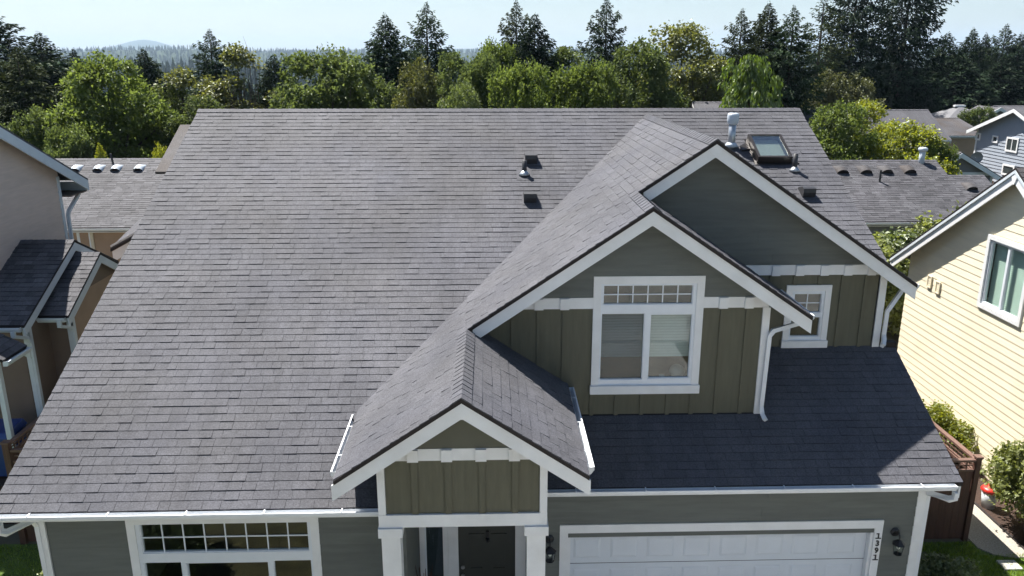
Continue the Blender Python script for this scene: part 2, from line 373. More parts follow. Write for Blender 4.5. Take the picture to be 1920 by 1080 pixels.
# ================================================================ shingles
PIECES = []      # (score, parent, verts, tints)
FACES8 = [[0,1,2,3],[4,5,1,0],[5,6,2,1],[7,4,0,3]]
def course(parent, O, U, S, N, s0, s1, t0, t1, big=True, widths=(.145, .19, .19, .24, .19, .33), gap=.0019, bucket=None, keep=None):
    """one course of tabs between t0 and t1 along U, from s0 to s1 up the slope"""
    t = t0-random.random()*.2
    while t < t1-.004:
        w = random.choice(widths); a, b = max(t, t0)+gap, min(t+w, t1)-gap; t += w
        if b-a < .012: continue
        h = random.choice((.009, .0095, .010, .0105, .0145, .016)); js = random.uniform(-.0022, .0022); tl = random.uniform(-.0015, .0015)
        c = [O+U*a+S*(s0+js)+N*(h+tl), O+U*b+S*(s0+js)+N*(h-tl), O+U*b+S*(s1+.012)+N*.003, O+U*a+S*(s1+.012)+N*.003]
        d = [O+U*a+S*(s0+js)-N*.004, O+U*b+S*(s0+js)-N*.004, O+U*b+S*(s1+.012)-N*.004, O+U*a+S*(s1+.012)-N*.004]
        if keep and not keep((c[0]+c[2])/2): continue
        tint = max(-1.6, min(1.6, random.gauss(0, .55)))
        bucket.append((c+d, tint))
def flush(bucket, parent, m=None, name='shingles', stuff=True):
    if not bucket: return None
    V = np.array([p for b in bucket for p in b[0]]); n = len(bucket)
    Fq = (np.array(FACES8)[None]+(np.arange(n)*8)[:, None, None]).reshape(-1, 4)
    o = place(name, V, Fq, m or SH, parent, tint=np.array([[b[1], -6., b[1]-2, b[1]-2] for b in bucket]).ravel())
    if stuff: o['kind'] = 'stuff'
    return o
def roof_courses(parent, O, U, S, N, L, e, trange, keep=None, **k):
    """fills a whole slope; trange(s_mid) -> list of (t0, t1, s_limit)"""
    O, U, S, N = (np.array(x, float) for x in (O, U, S, N)); n = round(L/e); e = L/n; out = []
    for i in range(n):
        for (t0, t1, lim) in trange((i+.5)*e):
            s1 = min((i+1)*e, lim)
            if s1-i*e < .02 or t1-t0 < .02: continue
            course(parent, O, U, S, N, i*e, s1, t0, t1, bucket=out, keep=keep, **k)
    return out
def ridge_caps(parent, p0, p1, na, nb, e=.145, w=.15, m=None, single=True, name='ridge_shingle', lift=.012):
    """bent cap shingles from p0 to p1 (first laid at p0); na/nb: unit vectors down the two slopes"""
    p0, p1, na, nb = (np.array(x, float) for x in (p0, p1, na, nb)); L = np.linalg.norm(p1-p0); t = (p1-p0)/L; n = max(1, round(L/e)); e = L/n
    allb = MB(); tints = []
    up = np.array([0, 0, 1.])
    for i in range(n):
        a, b = p0+t*(i*e-.002), p0+t*min(L, (i+1)*e+.06)
        h0, h1 = lift+.012+random.uniform(-.002, .003), lift+.002
        q = np.array([a+up*h0, a+na*w+up*h0, a+nb*w+up*h0, b+up*h1, b+na*w+up*h1, b+nb*w+up*h1,
                      a+up*(h0-.014), a+na*w+up*(h0-.014), a+nb*w+up*(h0-.014), b+na*w+up*(h1-.012), b+nb*w+up*(h1-.012)])
        fs = [[1, 0, 3, 4], [0, 2, 5, 3], [7, 6, 0, 1], [6, 8, 2, 0], [7, 1, 4, 9], [2, 8, 10, 5]]
        ti = random.gauss(.25, .5)
        if single: place(name, q, fs, m or SH, parent, tint=[ti]*6)
        else: allb.add(q, fs); tints += [ti]*6
    if not single:
        o = place(name+'s', allb.v, allb.f, m or SH, parent, tint=tints); o['kind'] = 'stuff'

def screen_mat():
    m = bpy.data.materials.new('insect_screen'); m.use_nodes = True; N = m.node_tree.nodes; L = m.node_tree.links; b = N['Principled BSDF']
    b.inputs['Base Color'].default_value = (.03, .032, .035, 1); b.inputs['Roughness'].default_value = .7
    t = N.new('ShaderNodeBsdfTransparent'); mx = N.new('ShaderNodeMixShader'); mx.inputs[0].default_value = .14
    L.new(t.outputs[0], mx.inputs[1]); L.new(b.outputs[0], mx.inputs[2]); L.new(mx.outputs[0], N['Material Output'].inputs['Surface']); return m
SCREEN = screen_mat()
# ================================================================ the olive house
MG, XA, ZA = .675, 3.609, 8.223
LZ = lambda x: ZA-MG*(XA-x)
XB, XP = 2.382, -.352; ZB, ZP = LZ(XB), LZ(XP)
YA, YB, YP = 12.72, 11.415, 8.891            # front edges of the three gables
WA, WB, WP, WL, WG = 13.06, 11.8, 9.23, 9.9, 10.967   # front wall planes
XE, XPE, XBE, XAE = -1.95, 1.22, 4.89, 7.16  # eaves of the cross gables
M0 = .49; ZM = lambda y: 3.736+M0*(y-9.485)
XL, XR, YE, YR = -6.585, 7.223, 9.485, 18.85; ZR = ZM(YR)
MGAR = .515; ZG = lambda y: 3.967+MGAR*(y-11.8); YGE = 10.58
H = thing('house', (.3, 14, 0), 'large olive house with grey shingle roof, three stepped front gables and white garage door', 'house')
gn = math.hypot(1, MG); mn = math.hypot(1, M0); gg = math.hypot(1, MGAR)
def slab(name, pts, m=DECK, th=.055, parent=H, off=-.006):
    p = [np.array(q, float)+np.array([0, 0, off]) for q in pts]
    return MB().prism(p, (0, 0, -th)).build(name, m, parent)
# --- main slope
xv = lambda y: XA-(ZA-ZM(y))/MG                                  # valley with the left plane
xrv = lambda y: XA+(ZA-ZM(y))/MG
roof_main = slab('roof', [(XL, YE, ZM(YE)), (-1.40, YE, ZM(YE)), (-1.40, 11.3, ZM(11.3)), (xv(18.4)+.05, 18.4, ZM(18.4)), (xrv(18.4)-.05, 18.4, ZM(18.4)), (xrv(14.0), 14.0, ZM(14.0)), (XR, 14.0, ZM(14.0)), (XR, YR, ZR), (XL, YR, ZR)])
roof_main['label'] = 'broad front slope of grey shingles'
S = np.array([0, 1/mn, M0/mn]); Nn = np.array([0, -M0/mn, 1/mn])
def tr_main(s):
    y = YE+s/mn
    r = [(0, (max(-1.42, xv(y)+.22) if y > 10.9 else -1.42)-XL, 99)]
    if xv(y) > XA-.5: return [(0, XR-XL, 99)]
    if y > 13.2: r.append((max(xrv(y)-.3, XA)-XL, XR-XL, 99))
    return r
main_b = roof_courses(roof_main, (XL, YE, ZM(YE)), (1, 0, 0), S, Nn, (YR-YE)*mn, .1465, tr_main)
# --- the long left plane shared by the three cross gables
cg, sg = 1/gn, MG/gn
roof_left = slab('roof', [(XE, YP, LZ(XE)), (XP, YP, ZP), (XP, YB, ZP), (XB, YB, ZB), (XB, YA, ZB), (XA, YA, ZA), (XA, YE+(ZA-3.736)/M0+.1, ZA), (XE, YE+(LZ(XE)-3.736)/M0+.3, LZ(XE))])
roof_left['label'] = 'left slope shared by the three front gables'
def tr_left(s):
    x = XE+s*cg; yv = YE+(LZ(x)-3.736)/M0+.2
    if x < XP: return [(YP, YB, (XP-XE)/cg), (YB, yv, 99)]
    if x < XB: return [(YB, YA, (XB-XE)/cg), (YA, yv, 99)]
    return [(YA, yv, (XA-XE)/cg)]
left_b = roof_courses(roof_left, (XE, 0, LZ(XE)), (0, 1, 0), (cg, 0, sg), (-sg, 0, cg), (XA-XE)*gn, .1465, tr_left)
# --- right slopes
def right_slope(x0, z0, xe, y0, y1f, lab, e=.1465):
    ze = z0-MG*(xe-x0)
    yv = lambda x: y1f(x)
    r = slab('roof', [(x0, y0, z0), (xe, y0, ze), (xe, yv(xe), ze), (x0, yv(x0), z0)]); r['label'] = lab
    b = roof_courses(r, (xe, 0, ze), (0, 1, 0), (-cg, 0, sg), (sg, 0, cg), (xe-x0)*gn, e, lambda s: [(y0, yv(xe-s*cg)+.05, 99)])
    return r, b, ze
roof_P, P_b, ZPE = right_slope(XP, ZP, XPE, YP, lambda x: WB-.02, 'right slope of the porch gable')
roof_B, B_b, ZBE = right_slope(XB, ZB, XBE, YB, lambda x: WA-.02, 'right slope of the window gable')
roof_A, A_b, ZAE = right_slope(XA, ZA, XAE, YA, lambda x: YE+(ZA-MG*(x-XA)-3.736)/M0+.12, 'right slope of the tallest gable')
# --- garage slope
XGR = 7.09
roof_G = slab('roof', [(.72, YGE, ZG(YGE)), (XGR, YGE, ZG(YGE)), (XGR, WA+.02, ZG(WA+.02)), (4.37, WA+.02, ZG(WA+.02)), (4.37, WB+.02, ZG(WB+.02)), (.72, WB+.02, ZG(WB+.02))])
roof_G['label'] = 'shaded low slope over the garage'
gar_b = roof_courses(roof_G, (0, YGE, ZG(YGE)), (1, 0, 0), (0, 1/gg, MGAR/gg), (0, -MGAR/gg, 1/gg), (WA-YGE)*gg, .1465,
                     lambda s: [(.72 if YGE+s/gg < WB else 4.36, XGR, 99)])
bx('flashing', 6.93, XGR+.01, WA-.05, WA+.09, ZG(WA)-.03, ZG(WA)+.075, DECK, H)
# --- the 300 largest tabs are single pieces, the rest one joined mesh for each slope
allp = []
for par, bk in ((roof_main, main_b), (roof_left, left_b), (roof_P, P_b), (roof_G, gar_b), (roof_B, B_b), (roof_A, A_b)):
    for it in bk:
        c = [project(p) for p in it[0][:4]]
        u = [q[0] for q in c]; v = [q[1] for q in c]
        ar = abs(sum(u[i]*v[(i+1) % 4]-u[(i+1) % 4]*v[i] for i in range(4)))/2
        if min(u) < 4 or max(u) > 1916 or max(v) > 1075: ar = 0
        if par in (roof_B, roof_A): ar = 0
        allp.append((ar, par, it))
allp.sort(key=lambda t: -t[0])
for ar, par, it in allp[:300]:
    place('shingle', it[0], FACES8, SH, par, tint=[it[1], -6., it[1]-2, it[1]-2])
for par in (roof_main, roof_left, roof_P, roof_G, roof_B, roof_A):
    flush([it for ar, p, it in allp[300:] if p is par], par)
# --- ridges
ridge_caps(roof_main, (XL, YR, ZR), (XR, YR, ZR), (0, -1/mn, -M0/mn), (0, 1/mn, -M0/mn), single=False)
dl, dr = (-cg, 0, -sg), (cg, 0, -sg)
ridge_caps(roof_P, (XP, YP-.01, ZP), (XP, YB+.05, ZP), dl, dr)
ridge_caps(roof_B, (XB, YB-.01, ZB), (XB, YA+.05, ZB), dl, dr)
ridge_caps(roof_A, (XA, YA-.01, ZA), (XA, YE+(ZA-3.736)/M0+.05, ZA), dl, dr)
# --- back slope and the small lower roof on the far left
rb = slab('roof', [(XL, YR+.01, ZR), (XR, YR+.01, ZR), (XR, 27.2, ZR-M0*8.34), (XL, 27.2, ZR-M0*8.34)], SHB)
rb['label'] = 'rear slope'
sd = slab('roof', [(-7.22, 17.6, 7.10), (-6.3, 17.6, 7.10), (-6.3, 19.35, 7.96), (-7.22, 19.35, 7.96)], SHB); sd['label'] = 'small dark lower roof beside the left roof edge'
bx('wall', -7.1, -6.27, 17.8, 19.3, 0, 7.06, LAP, H)
# --- walls
def wallp(poly, vec, m=LAP, name='wall'): return MB().prism(poly, vec).build(name, m, H)
wallp([(-6.2, 9.9, 0), (-6.2, 27, 0), (-6.2, 27, ZR-M0*8.15-.1), (-6.2, YR, ZR-.09), (-6.2, 9.9, ZM(9.9)-.09)], (.1, 0, 0))
wallp([(6.76, WG, 0), (6.76, 27, 0), (6.76, 27, ZR-M0*8.15-.1), (6.76, YR, ZR-.09), (6.76, 14.4, 5.98), (6.76, WA, ZA-MG*(6.76-XA)-.09), (6.76, WA, ZG(WA)-.09), (6.76, WG, ZG(WG)-.09)], (-.1, 0, 0))
wallp([(-6.1, 27, 0), (6.66, 27, 0), (6.66, 27, ZR-M0*8.15-.1), (-6.1, 27, ZR-M0*8.15-.1)], (0, -.1, 0))
wallp([(-1.45, WP+.02, 3.55), (-1.45, 12, 3.55), (-1.45, 12, LZ(-1.45)-.09), (-1.45, WP+.02, LZ(-1.45)-.09)], (.08, 0, 0))
wallp([(.71, WP+.02, 3.2), (.71, WB, 3.2), (.71, WB, ZP-MG*(.71-XP)-.09), (.71, WP+.02, ZP-MG*(.71-XP)-.09)], (-.08, 0, 0))
wallp([(4.35, WB+.02, 3.8), (4.35, WA, 3.8), (4.35, WA, ZB-MG*(4.35-XB)-.09), (4.35, WB+.02, ZB-MG*(4.35-XB)-.09)], (-.08, 0, 0))
# living room front
fL = FY(WL); HL = [(-4.93, -2.50, 1.0, 3.32)]
wl_ = holes_mb(fL, -6.1, -1.2, 0, ZM(WL)-.1, HL, -.12, 0).build('wall', LAP, H)
planks(fL, wl_, lambda z: (-6.12, -1.2), .10, 3.63, .178, LAP, [(-5.02, -2.42, .9, 3.4)])
fb('corner_board', fL, -6.26, -6.145, -.1, .028, 0, 3.62, WHITE, H)
fb('corner_board', FXm(-6.2), WL+.001, WL+.1, .001, .028, 0, 3.62, WHITE, H)
fb('soffit', fL, XL+.03, -1.47, .03, .395, 3.635, 3.65, WHITE, H)
fb('fascia', fL, XL+.03, -1.47, .396, .415, 3.625, 3.69, WHITE, H)
Z0, Z1 = 2.82, 3.29
window(H, fL, -5.045, -2.405, .85, 3.405, .115,
       [(-4.872, -2.558, Z0, Z1, 8, 2), (-4.885, -4.36, .98, 2.675, 1, 1), (-4.295, -3.15, .98, 2.655, 1, 1), (-3.085, -2.545, .98, 2.675, 1, 1)],
       lab='wide front window with a gridded transom over three lights')
bx('room_floor', -6.05, -1.3, 10.1, 14, .35, .4, FENCE, H)
bx('room_ceiling', -6.08, -1.31, 10.03, 14.05, 3.48, 3.52, BEID, H); bx('room_wall', -6.09, -6.06, 10.03, 14, .4, 3.47, BEID, H); bx('room_wall', -1.36, -1.31, 10.03, 14, .4, 3.47, BEID, H)
bx('room_wall', -6.05, -1.3, 14.0, 14.06, .4, 4.5, BEID, H)
# window gable
fB = FY(WB); HB = [(1.70, 3.19, 4.42, 6.17)]
topB = lambda z: ((XB-(ZB-.1-z)/MG), (XB+(ZB-.1-z)/MG))
mbB = MB()
bl, br = (lambda z: topB(z)[0]), (lambda z: min(4.27, topB(z)[1]))
for q in ([(bl(4.9), 4.9), (bl(5.66), 5.66), (bl(6.17), 6.17), (1.70, 6.17), (1.70, 3.85), (bl(4.9), 3.85)],
          [(1.70, 3.85), (3.19, 3.85), (3.19, 4.42), (1.70, 4.42)], [(3.19, 3.85), (4.27, 3.85), (4.27, 5.9), (br(6.17), 6.17), (3.19, 6.17)],
          [(bl(6.17), 6.17), (br(6.17), 6.17), (XB, ZB-.1)]):
    mbB.prism([(x, WB, z) for x, z in q], (0, .1, 0))
wB = mbB.build('wall', BAT, H)
planks(fB, wB, lambda z: (max(-.2, topB(z)[0]), min(4.35, topB(z)[1])), 5.93, ZB-.12, .172, LAP, [(1.63, 3.27, 4, 6.22)])
for a in (.356, .753, 1.151): batten(fB, wB, a, 4.0, 5.76, BAT)
for a in (1.612, 2.006, 2.418, 2.832, 3.218): batten(fB, wB, a, 3.95, 4.34, BAT)
for a in (3.614, 4.015): batten(fB, wB, a, 3.95, 5.76, BAT)
band = MB().box(*fB(.30, 1.595, .002, .028, 5.75, 5.925)).build('frieze_board', WHITE, H)
for a in (.356, .753, 1.151): fb('frieze_block', fB, a-.07, a+.07, .029, .055, 5.742, 5.918, WHITE, band)
band = MB().box(*fB(3.31, 4.33, .002, .028, 5.75, 5.925)).build('frieze_board', WHITE, H)
for a in (3.614, 4.015): fb('frieze_block', fB, a-.07, a+.07, .029, .055, 5.742, 5.918, WHITE, band)
fb('corner_board', fB, 4.245, 4.362, -.1, .03, 3.86, 5.748, WHITE, H)
wB1 = window(H, fB, 1.592, 3.308, 4.332, 6.266, .118,
       [(1.745, 3.135, 5.808, 6.122, 6, 2), (1.725, 2.405, 4.560, 5.668, 1, 1), (2.492, 3.15, 4.575, 5.648, 1, 1)],
       blinds=[(1.71, 2.43, 4.90, 5.70, BLIND), (2.45, 3.17, 4.90, 5.70, BLIND)], tb=.14, lab='upstairs window with gridded transom and blinds')
fb('insect_screen', fB, 1.735, 2.398, -.020, -.018, 4.572, 5.656, SCREEN, wB1)
bx('room_floor', .9, 4.2, WB+.13, WB+3, 4.36, 4.41, mat('desk_wood', (.20, .10, .055), .5, .2, 4), H)
bx('room_wall', .9, 4.2, WB+2.0, WB+2.06, 4.42, 6.1, mat('room_tan', (.26, .17, .10), .8, .06, 2), H)
# tall gable
fA = FY(WA)
topA = lambda z: (XA-(ZA-.1-z)/MG, XA+(ZA-.1-z)/MG)
mbA = MB()
holes_mb(fA, 2.4, 6.68, 4.5, 5.95, [(5.18, 5.75, 4.70, 5.64)], -.1, 0, mbA)
mbA.prism([(1.2, WA, 5.95), (6.66, WA, 5.95), (XA, WA, ZA-.1)], (0, .1, 0))
wA = mbA.build('wall', BAT, H)
planks(fA, wA, lambda z: (max(1.4, topA(z)[0]), min(6.75, topA(z)[1])), 6.10, ZA-.12, .18, LAP)
fA_b = [4.80, 5.209, 5.633, 6.039, 6.445]
for a in fA_b: batten(fA, wA, a, 4.55, 5.93, BAT) if not 5.0 < a < 5.9 else batten(fA, wA, a, 5.74, 5.93, BAT)
band = MB().box(*fA(3.6, 6.74, .002, .028, 5.92, 6.095)).build('frieze_board', WHITE, H)
for a in fA_b: fb('frieze_block', fA, a-.012, a+.13, .029, .055, 5.912, 6.088, WHITE, band)
fb('corner_board', fA, 6.68, 6.80, -.1, .03, 4.55, 5.915, WHITE, H)
window(H, fA, 5.077, 5.856, 4.612, 5.738, .105, [(5.225, 5.705, 5.235, 5.585, 2, 2), (5.205, 5.722, 4.80, 5.165, 1, 1)], tb=.13, lab='small window beside the downspouts')
bx('room_wall', 4.4, 6.6, WA+1.2, WA+1.26, 4.2, 6.0, BEID, H)
# porch gable wall
fP = FY(WP)
mbP = MB().box(*fP(-1.36, .62, -.1, 0, 3.79, 4.58))
mbP.prism([(-1.2, WP, 4.58), (.5, WP, 4.58), (XP, WP, ZP-.1)], (0, .1, 0))
wP = mbP.build('wall', BAT, H)
planks(fP, wP, lambda z: (max(-1.3, XP-(ZP-.1-z)/MG), min(.6, XP+(ZP-.1-z)/MG)), 4.73, ZP-.12, .172, mat('olive_lap', (.112, .112, .082), .7, .1, 1.5), ())
for a in (-.985, -.555, -.12, .305): batten(fP, wP, a, 3.795, 4.57, BAT, w=.04)
band = MB().box(*fP(-1.35, .61, .002, .028, 4.565, 4.73)).build('frieze_board', WHITE, H)
for a in (-.995, -.565, -.13, .295): fb('frieze_block', fP, a-.07, a+.07, .029, .055, 4.557, 4.722, WHITE, band)
fb('corner_board', fP, -1.462, -1.365, -.1, .03, 3.79, 4.56, WHITE, H)
fb('corner_board', fP, .625, .722, -.1, .03, 3.79, 4.56, WHITE, H)
fb('porch_beam', fP, -1.464, .724, -.22, .032, 3.61, 3.788, WHITE, H)
fb('porch_ceiling', fP, -1.36, .62, -2.4, -.225, 3.64, 3.70, WHITE, H)
bx('porch_side_beam', -1.45, -1.25, WP+.225, WL, 3.62, 3.785, WHITE, H)
bx('porch_side_beam', .52, .705, WP+.225, WG-.02, 3.62, 3.785, WHITE, H)
for x0, x1, lb in ((-1.44, -1.195, 'left porch post'), (.462, .707, 'right porch post')):
    p = bx('porch_post', x0, x1, WP-.025, WP+.22, .12, 3.605, WHITE, H); p['label'] = lb
    bx('post_cap', x0-.035, x1+.035, WP-.06, WP+.255, 3.47, 3.603, WHITE, p)
    bx('post_base', x0-.03, x1+.03, WP-.055, WP+.25, .12, .30, WHITE, p)
bx('porch_floor', -1.5, 1.0, WP-.15, 11.58, 0, .12, CONC, H)
# entry recess
YD = 11.6; fD = FY(YD)
bx('wall', -1.30, -1.2, WL+.12, YD, 0, 3.62, LAP, H)
bx('wall', .72, .82, WG+.12, YD, 0, 3.62, LAP, H)
bx('wall', -1.30, -1.276, WG-.1, YD-.04, .12, 3.6, WHITE, H)
holes_mb(fD, -1.19, .71, .12, 3.62, [(-1.105, -.773, .3, 2.2), (-.553, .387, .12, 2.20)], -.1, 0).build('wall', LAP, H)
dr_ = MB().box(*fD(-.548, .382, -.05, -.01, .13, 2.195)).build('front_door', DOOR, H)
for a0, a1 in ((-.385, -.13), (-.01, .245)):
    for z0, z1 in ((1.25, 1.93), (.35, 1.05)):
        o = holes_mb(fD, a0, a1, z0, z1, [(a0+.03, a1-.03, z0+.03, z1-.03)], -.0095, .004).build('door_panel', DOOR, dr_)
MB().sphere((-.485, YD-.055, 1.17), .035).build('door_knob', BRASS, dr_, True)
MB().tube([(-.485, YD-.005, 1.31), (-.485, YD+-.03, 1.31)], .032, 12).build('deadbolt', BRASS, dr_)
kn = MB().box(*fD(-.095, -.045, -.009, .02, 1.78, 1.98)); kn.tube([(-.07, YD-.03, 1.80), (-.07, YD-.035, 1.86)], .03, 8); kn.build('door_knocker', BLACK, dr_)
holes_mb(fD, -.72, .56, .12, 2.36, [(-.553, .387, .11, 2.20)], .002, .035).build('door_casing', WHITE, H)
window(H, fD, -1.19, -.722, .2, 2.33, .085, [(-1.095, -.785, .34, 2.2, 1, 1)], blinds=[(-1.10, -.78, .34, 2.2, mat('dark_blind', (.08, .085, .09), .5, .1))], sill=False, lab='narrow sidelight with dark blinds')
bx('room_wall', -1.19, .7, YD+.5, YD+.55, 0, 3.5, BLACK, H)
# garage front
fG = FY(WG); HG = [(1.176, 6.056, .0, 2.25)]
wG = holes_mb(fG, .82, 6.66, 0, ZG(WG)-.1, HG, -.14, 0).build('wall', LAP, H)
planks(fG, wG, lambda z: (.822, 6.66), .1, 3.24, .178, LAP, [(1.09, 6.14, -.1, 2.44)])
ct = holes_mb(fG, 1.062, 6.17, 0, 2.487, [(1.19, 6.045, -.1, 2.345)], .002, .032).build('garage_casing', WHITE, H)
holes_mb(fG, 1.15, 6.08, 0, 2.37, [(1.235, 6.0, -.1, 2.262)], -.10, -.002).build('garage_jamb', WHITE, H)
gd = MB().box(*fG(1.2, 6.03, -.15, -.115, .02, 2.30)).build('garage_door', GAR, H)
for r in range(4):
    z0 = .03+r*.5575
    for c_ in range(8):
        a0 = 1.30+c_*.585; a1 = a0+.43; zz0, zz1 = z0+.10, z0+.46
        fr = fG; v = []
        x = fr(a0, a1, -.115, -.112, zz0, zz1); y = fr(a0+.035, a1-.035, -.115, -.102, zz0+.035, zz1-.035)
        q = [(x[0], x[2], x[4]), (x[1], x[2], x[4]), (x[1], x[2], x[5]), (x[0], x[2], x[5]), (y[0], y[2], y[4]), (y[1], y[2], y[4]), (y[1], y[2], y[5]), (y[0], y[2], y[5])]
        place('door_panel', q, [[4, 5, 6, 7], [0, 1, 5, 4], [1, 2, 6, 5], [2, 3, 7, 6], [3, 0, 4, 7]], GAR, gd)
    if r: MB().box(*fG(1.205, 6.025, -.1145, -.1125, z0-.004, z0+.004)).build('section_joint', DECK, gd)
fb('corner_board', fG, 6.655, 6.788, -.1, .03, 0, 3.24, WHITE, H)
fb('soffit', fG, .74, XGR-.04, .03, .345, 3.245, 3.26, WHITE, H)
fb('fascia', fG, .74, XGR-.04, .346, .365, 3.235, 3.30, WHITE, H)
# gable trim
def rakes(xp, zp, ends, yf, parent=H, m=WHITE, hb=.215, top=.058, peak=True):
    for xe in ends:
        ze = zp-MG*abs(xe-xp)
        MB().prism([(xp, yf+.02, zp-top), (xe, yf+.02, ze-top), (xe, yf+.02, ze-top-hb), (xp, yf+.02, zp-top-hb)], (0, .03, 0)).build('rake_board', m, parent)
    if peak:
        MB().prism([(xp, yf+.006, zp-top+.004), (xp-.13, yf+.006, zp-top-.13*MG), (xp-.018, yf+.006, zp-top-hb-.004), (xp+.018, yf+.006, zp-top-hb-.004), (xp+.13, yf+.006, zp-top-.13*MG)], (0, .0125, 0)).build('peak_board', m, parent)
rakes(XA, ZA, (XB+.1, XAE), YA); rakes(XB, ZB, (XP+.09, XBE), YB); rakes(XP, ZP, (XE-.03, XPE+.02), YP)
# end return of the garage eave
MB().prism([(XGR-.04, YGE+.02, ZG(YGE)-.06), (XGR-.04, YGE+.5, ZG(YGE+.5)-.06), (XGR-.04, YGE+.5, ZG(YGE+.5)-.27), (XGR-.04, YGE+.02, ZG(YGE)-.27)], (.03, 0, 0)).build('rake_board', WHITE, H)
MB().prism([(XL+.02, YE+.02, ZM(YE)-.06), (XL+.02, YR, ZR-.06), (XL+.02, YR, ZR-.27), (XL+.02, YE+.02, ZM(YE)-.27)], (.03, 0, 0)).build('rake_board', WHITE, H)
# gutters and downspouts
gutter(H, (XL+.02, YE+.00, ZM(YE)-.014), (-1.47, YE+.0, ZM(YE)-.014), (0, -1, 0), step=.92, s=.82)
gutter(H, (.73, YGE+.0, ZG(YGE)-.014), (XGR-.13, YGE+.0, ZG(YGE)-.014), (0, -1, 0), step=.95, s=.82)
gutter(H, (XE+.03, YP+.30, LZ(XE)-.04), (XE+.03, 10.90, LZ(XE)-.04), (-1, 0, 0), step=.85)
gutter(H, (XPE-.02, YP+.30, ZPE-.04), (XPE-.02, WB-.03, ZPE-.04), (1, 0, 0), step=.8)
gutter(H, (XBE-.02, YB+.18, ZBE-.04), (XBE-.02, WA-.03, ZBE-.04), (1, 0, 0), step=.8)
gutter(H, (XAE-.02, YA+.12, ZAE-.04), (XAE-.02, 14.2, ZAE-.04), (1, 0, 0), step=.8)
downspout(H, [(4.93, YB+.42, ZBE-.15), (4.88, YB+.42, ZBE-.23), (4.42, WB-.07, 5.38), (4.37, WB-.07, 5.30), (4.345, WB-.07, 4.10), (4.35, WB-.12, 3.99), (4.37, WB-.22, 3.93)], (.3, 1, 0))
downspout(H, [(7.16, YA+.40, ZAE-.15), (7.12, YA+.40, ZAE-.22), (6.90, WA-.06, 5.36), (6.85, WA-.06, 5.27), (6.845, WA-.06, 4.85), (6.83, WA-.12, 4.76), (6.76, WA-.24, 4.70)], (.3, 1, 0))
downspout(H, [(6.98, YGE-.03, 3.20), (6.98, YGE-.03, 3.10), (6.93, YGE+.02, 3.05), (6.78, WG-.07, 2.99), (6.84, WG+.05, 2.9), (6.84, WG+.06, .1)], (0, 1, .1))
downspout(H, [(-6.47, YE-.03, 3.60), (-6.47, YE-.03, 3.48), (-6.43, YE+.02, 3.43), (-6.27, WL-.05, 3.40), (-6.25, WL+.0, 3.3), (-6.245, WL+.03, .1)], (0, 1, .1))
# --- things on the roof
def on_main(x, y): return np.array([x, y, ZM(y)])
def goose(x, y, lb):
    b = on_main(x, y); m = MB(); w = .125
    prof = [(-.16, .0), (-.16, .05), (.0, .185), (.10, .20), (.14, .13), (.14, .0)]
    pts = [(b+S*(-p[0])*1.0+Nn*p[1]) for p in prof]
    m.prism([p-np.array([w, 0, 0]) for p in pts], (2*w, 0, 0))
    g = m.build('roof_vent', PLASTIC, H); g['label'] = lb
    MB().prism([b+S*q+np.array([r, 0, 0])+Nn*.012 for q, r in ((-.2, -.15), (-.2, .15), (.2, .15), (.2, -.15))], Nn*.004).build('flashing', SH, g)
goose(.885, 16.93, 'upper box vent right of centre'); goose(.805, 15.70, 'lower box vent right of centre'); goose(6.36, 15.82, 'box vent near the right roof edge')
def vent_pipe(x, y, h, lb):
    b = on_main(x, y)
    p = MB().tube([b-[0, 0, .05], b+[0, 0, h]], .05, 12).build('vent_pipe', PLASTIC, H, True); p['label'] = lb
    MB().tube([b+Nn*.012, b+Nn*.02+[0, 0, .02], b+[0, 0, .085]], [.12, .09, .055], 14).build('flashing_boot', GALV, p, True)
    MB().prism([b+S*q+np.array([r, 0, 0])+Nn*.011 for q, r in ((-.2, -.16), (-.2, .16), (.2, .16), (.2, -.16))], Nn*.003).build('flashing', SH, p)
vent_pipe(.728, 16.46, .30, 'vent pipe between the two box vents'); vent_pipe(6.355, 16.55, .36, 'vent pipe below the skylight')
fb0 = on_main(5.245, 17.4)
fl = MB().tube([fb0-[0, 0, .1], fb0+[0, 0, .52]], .078, 16).build('flue_pipe', GALV, H, True); fl['label'] = 'tall metal flue with a round cap'
MB().tube([fb0+[0, 0, .47], fb0+[0, 0, .50], fb0+[0, 0, .56], fb0+[0, 0, .66], fb0+[0, 0, .70], fb0+[0, 0, .715]], [.088, .112, .125, .125, .115, .08], 18).build('flue_cap', GALVW, fl, True)
MB().tube([fb0+[0, 0, .0], fb0+[0, 0, .09]], [.16, .09], 16).build('flashing_collar', GALVW, fl, True)
# skylight
sk0 = on_main(5.64, 16.80); sw, sh_, sd_ = .72, .90, .17
def skp(a, b, c): return sk0+np.array([a, 0, 0])+S*b+Nn*c
def skbox(a0, a1, b0, b1, c0, c1): return MB().prism([skp(a0, b0, c0), skp(a1, b0, c0), skp(a1, b1, c0), skp(a0, b1, c0)], Nn*(c1-c0))
sk = skbox(-.05, sw+.05, -.05, sh_+.05, 0, .02).build('skylight', BROWNM, H); sk['label'] = 'skylight with dark bronze frame near the flue'
for q in ((-.005, .055, 0, sh_), (sw-.055, sw+.005, 0, sh_), (.056, sw-.056, -.005, .05), (.056, sw-.056, sh_-.05, sh_+.005)):
    skbox(q[0], q[1], q[2], q[3], .021, sd_).build('frame', BROWNM, sk)
skbox(.058, sw-.058, .052, sh_-.052, .03, .04).build('shaft_lining', mat('skylight_lining', (.45, .47, .44), .6, .05), sk)
skbox(.057, sw-.057, .051, sh_-.051, sd_-.02, sd_-.012).build('pane', glass_mat('skylight_glass', (.8, .84, .82), .26), sk)
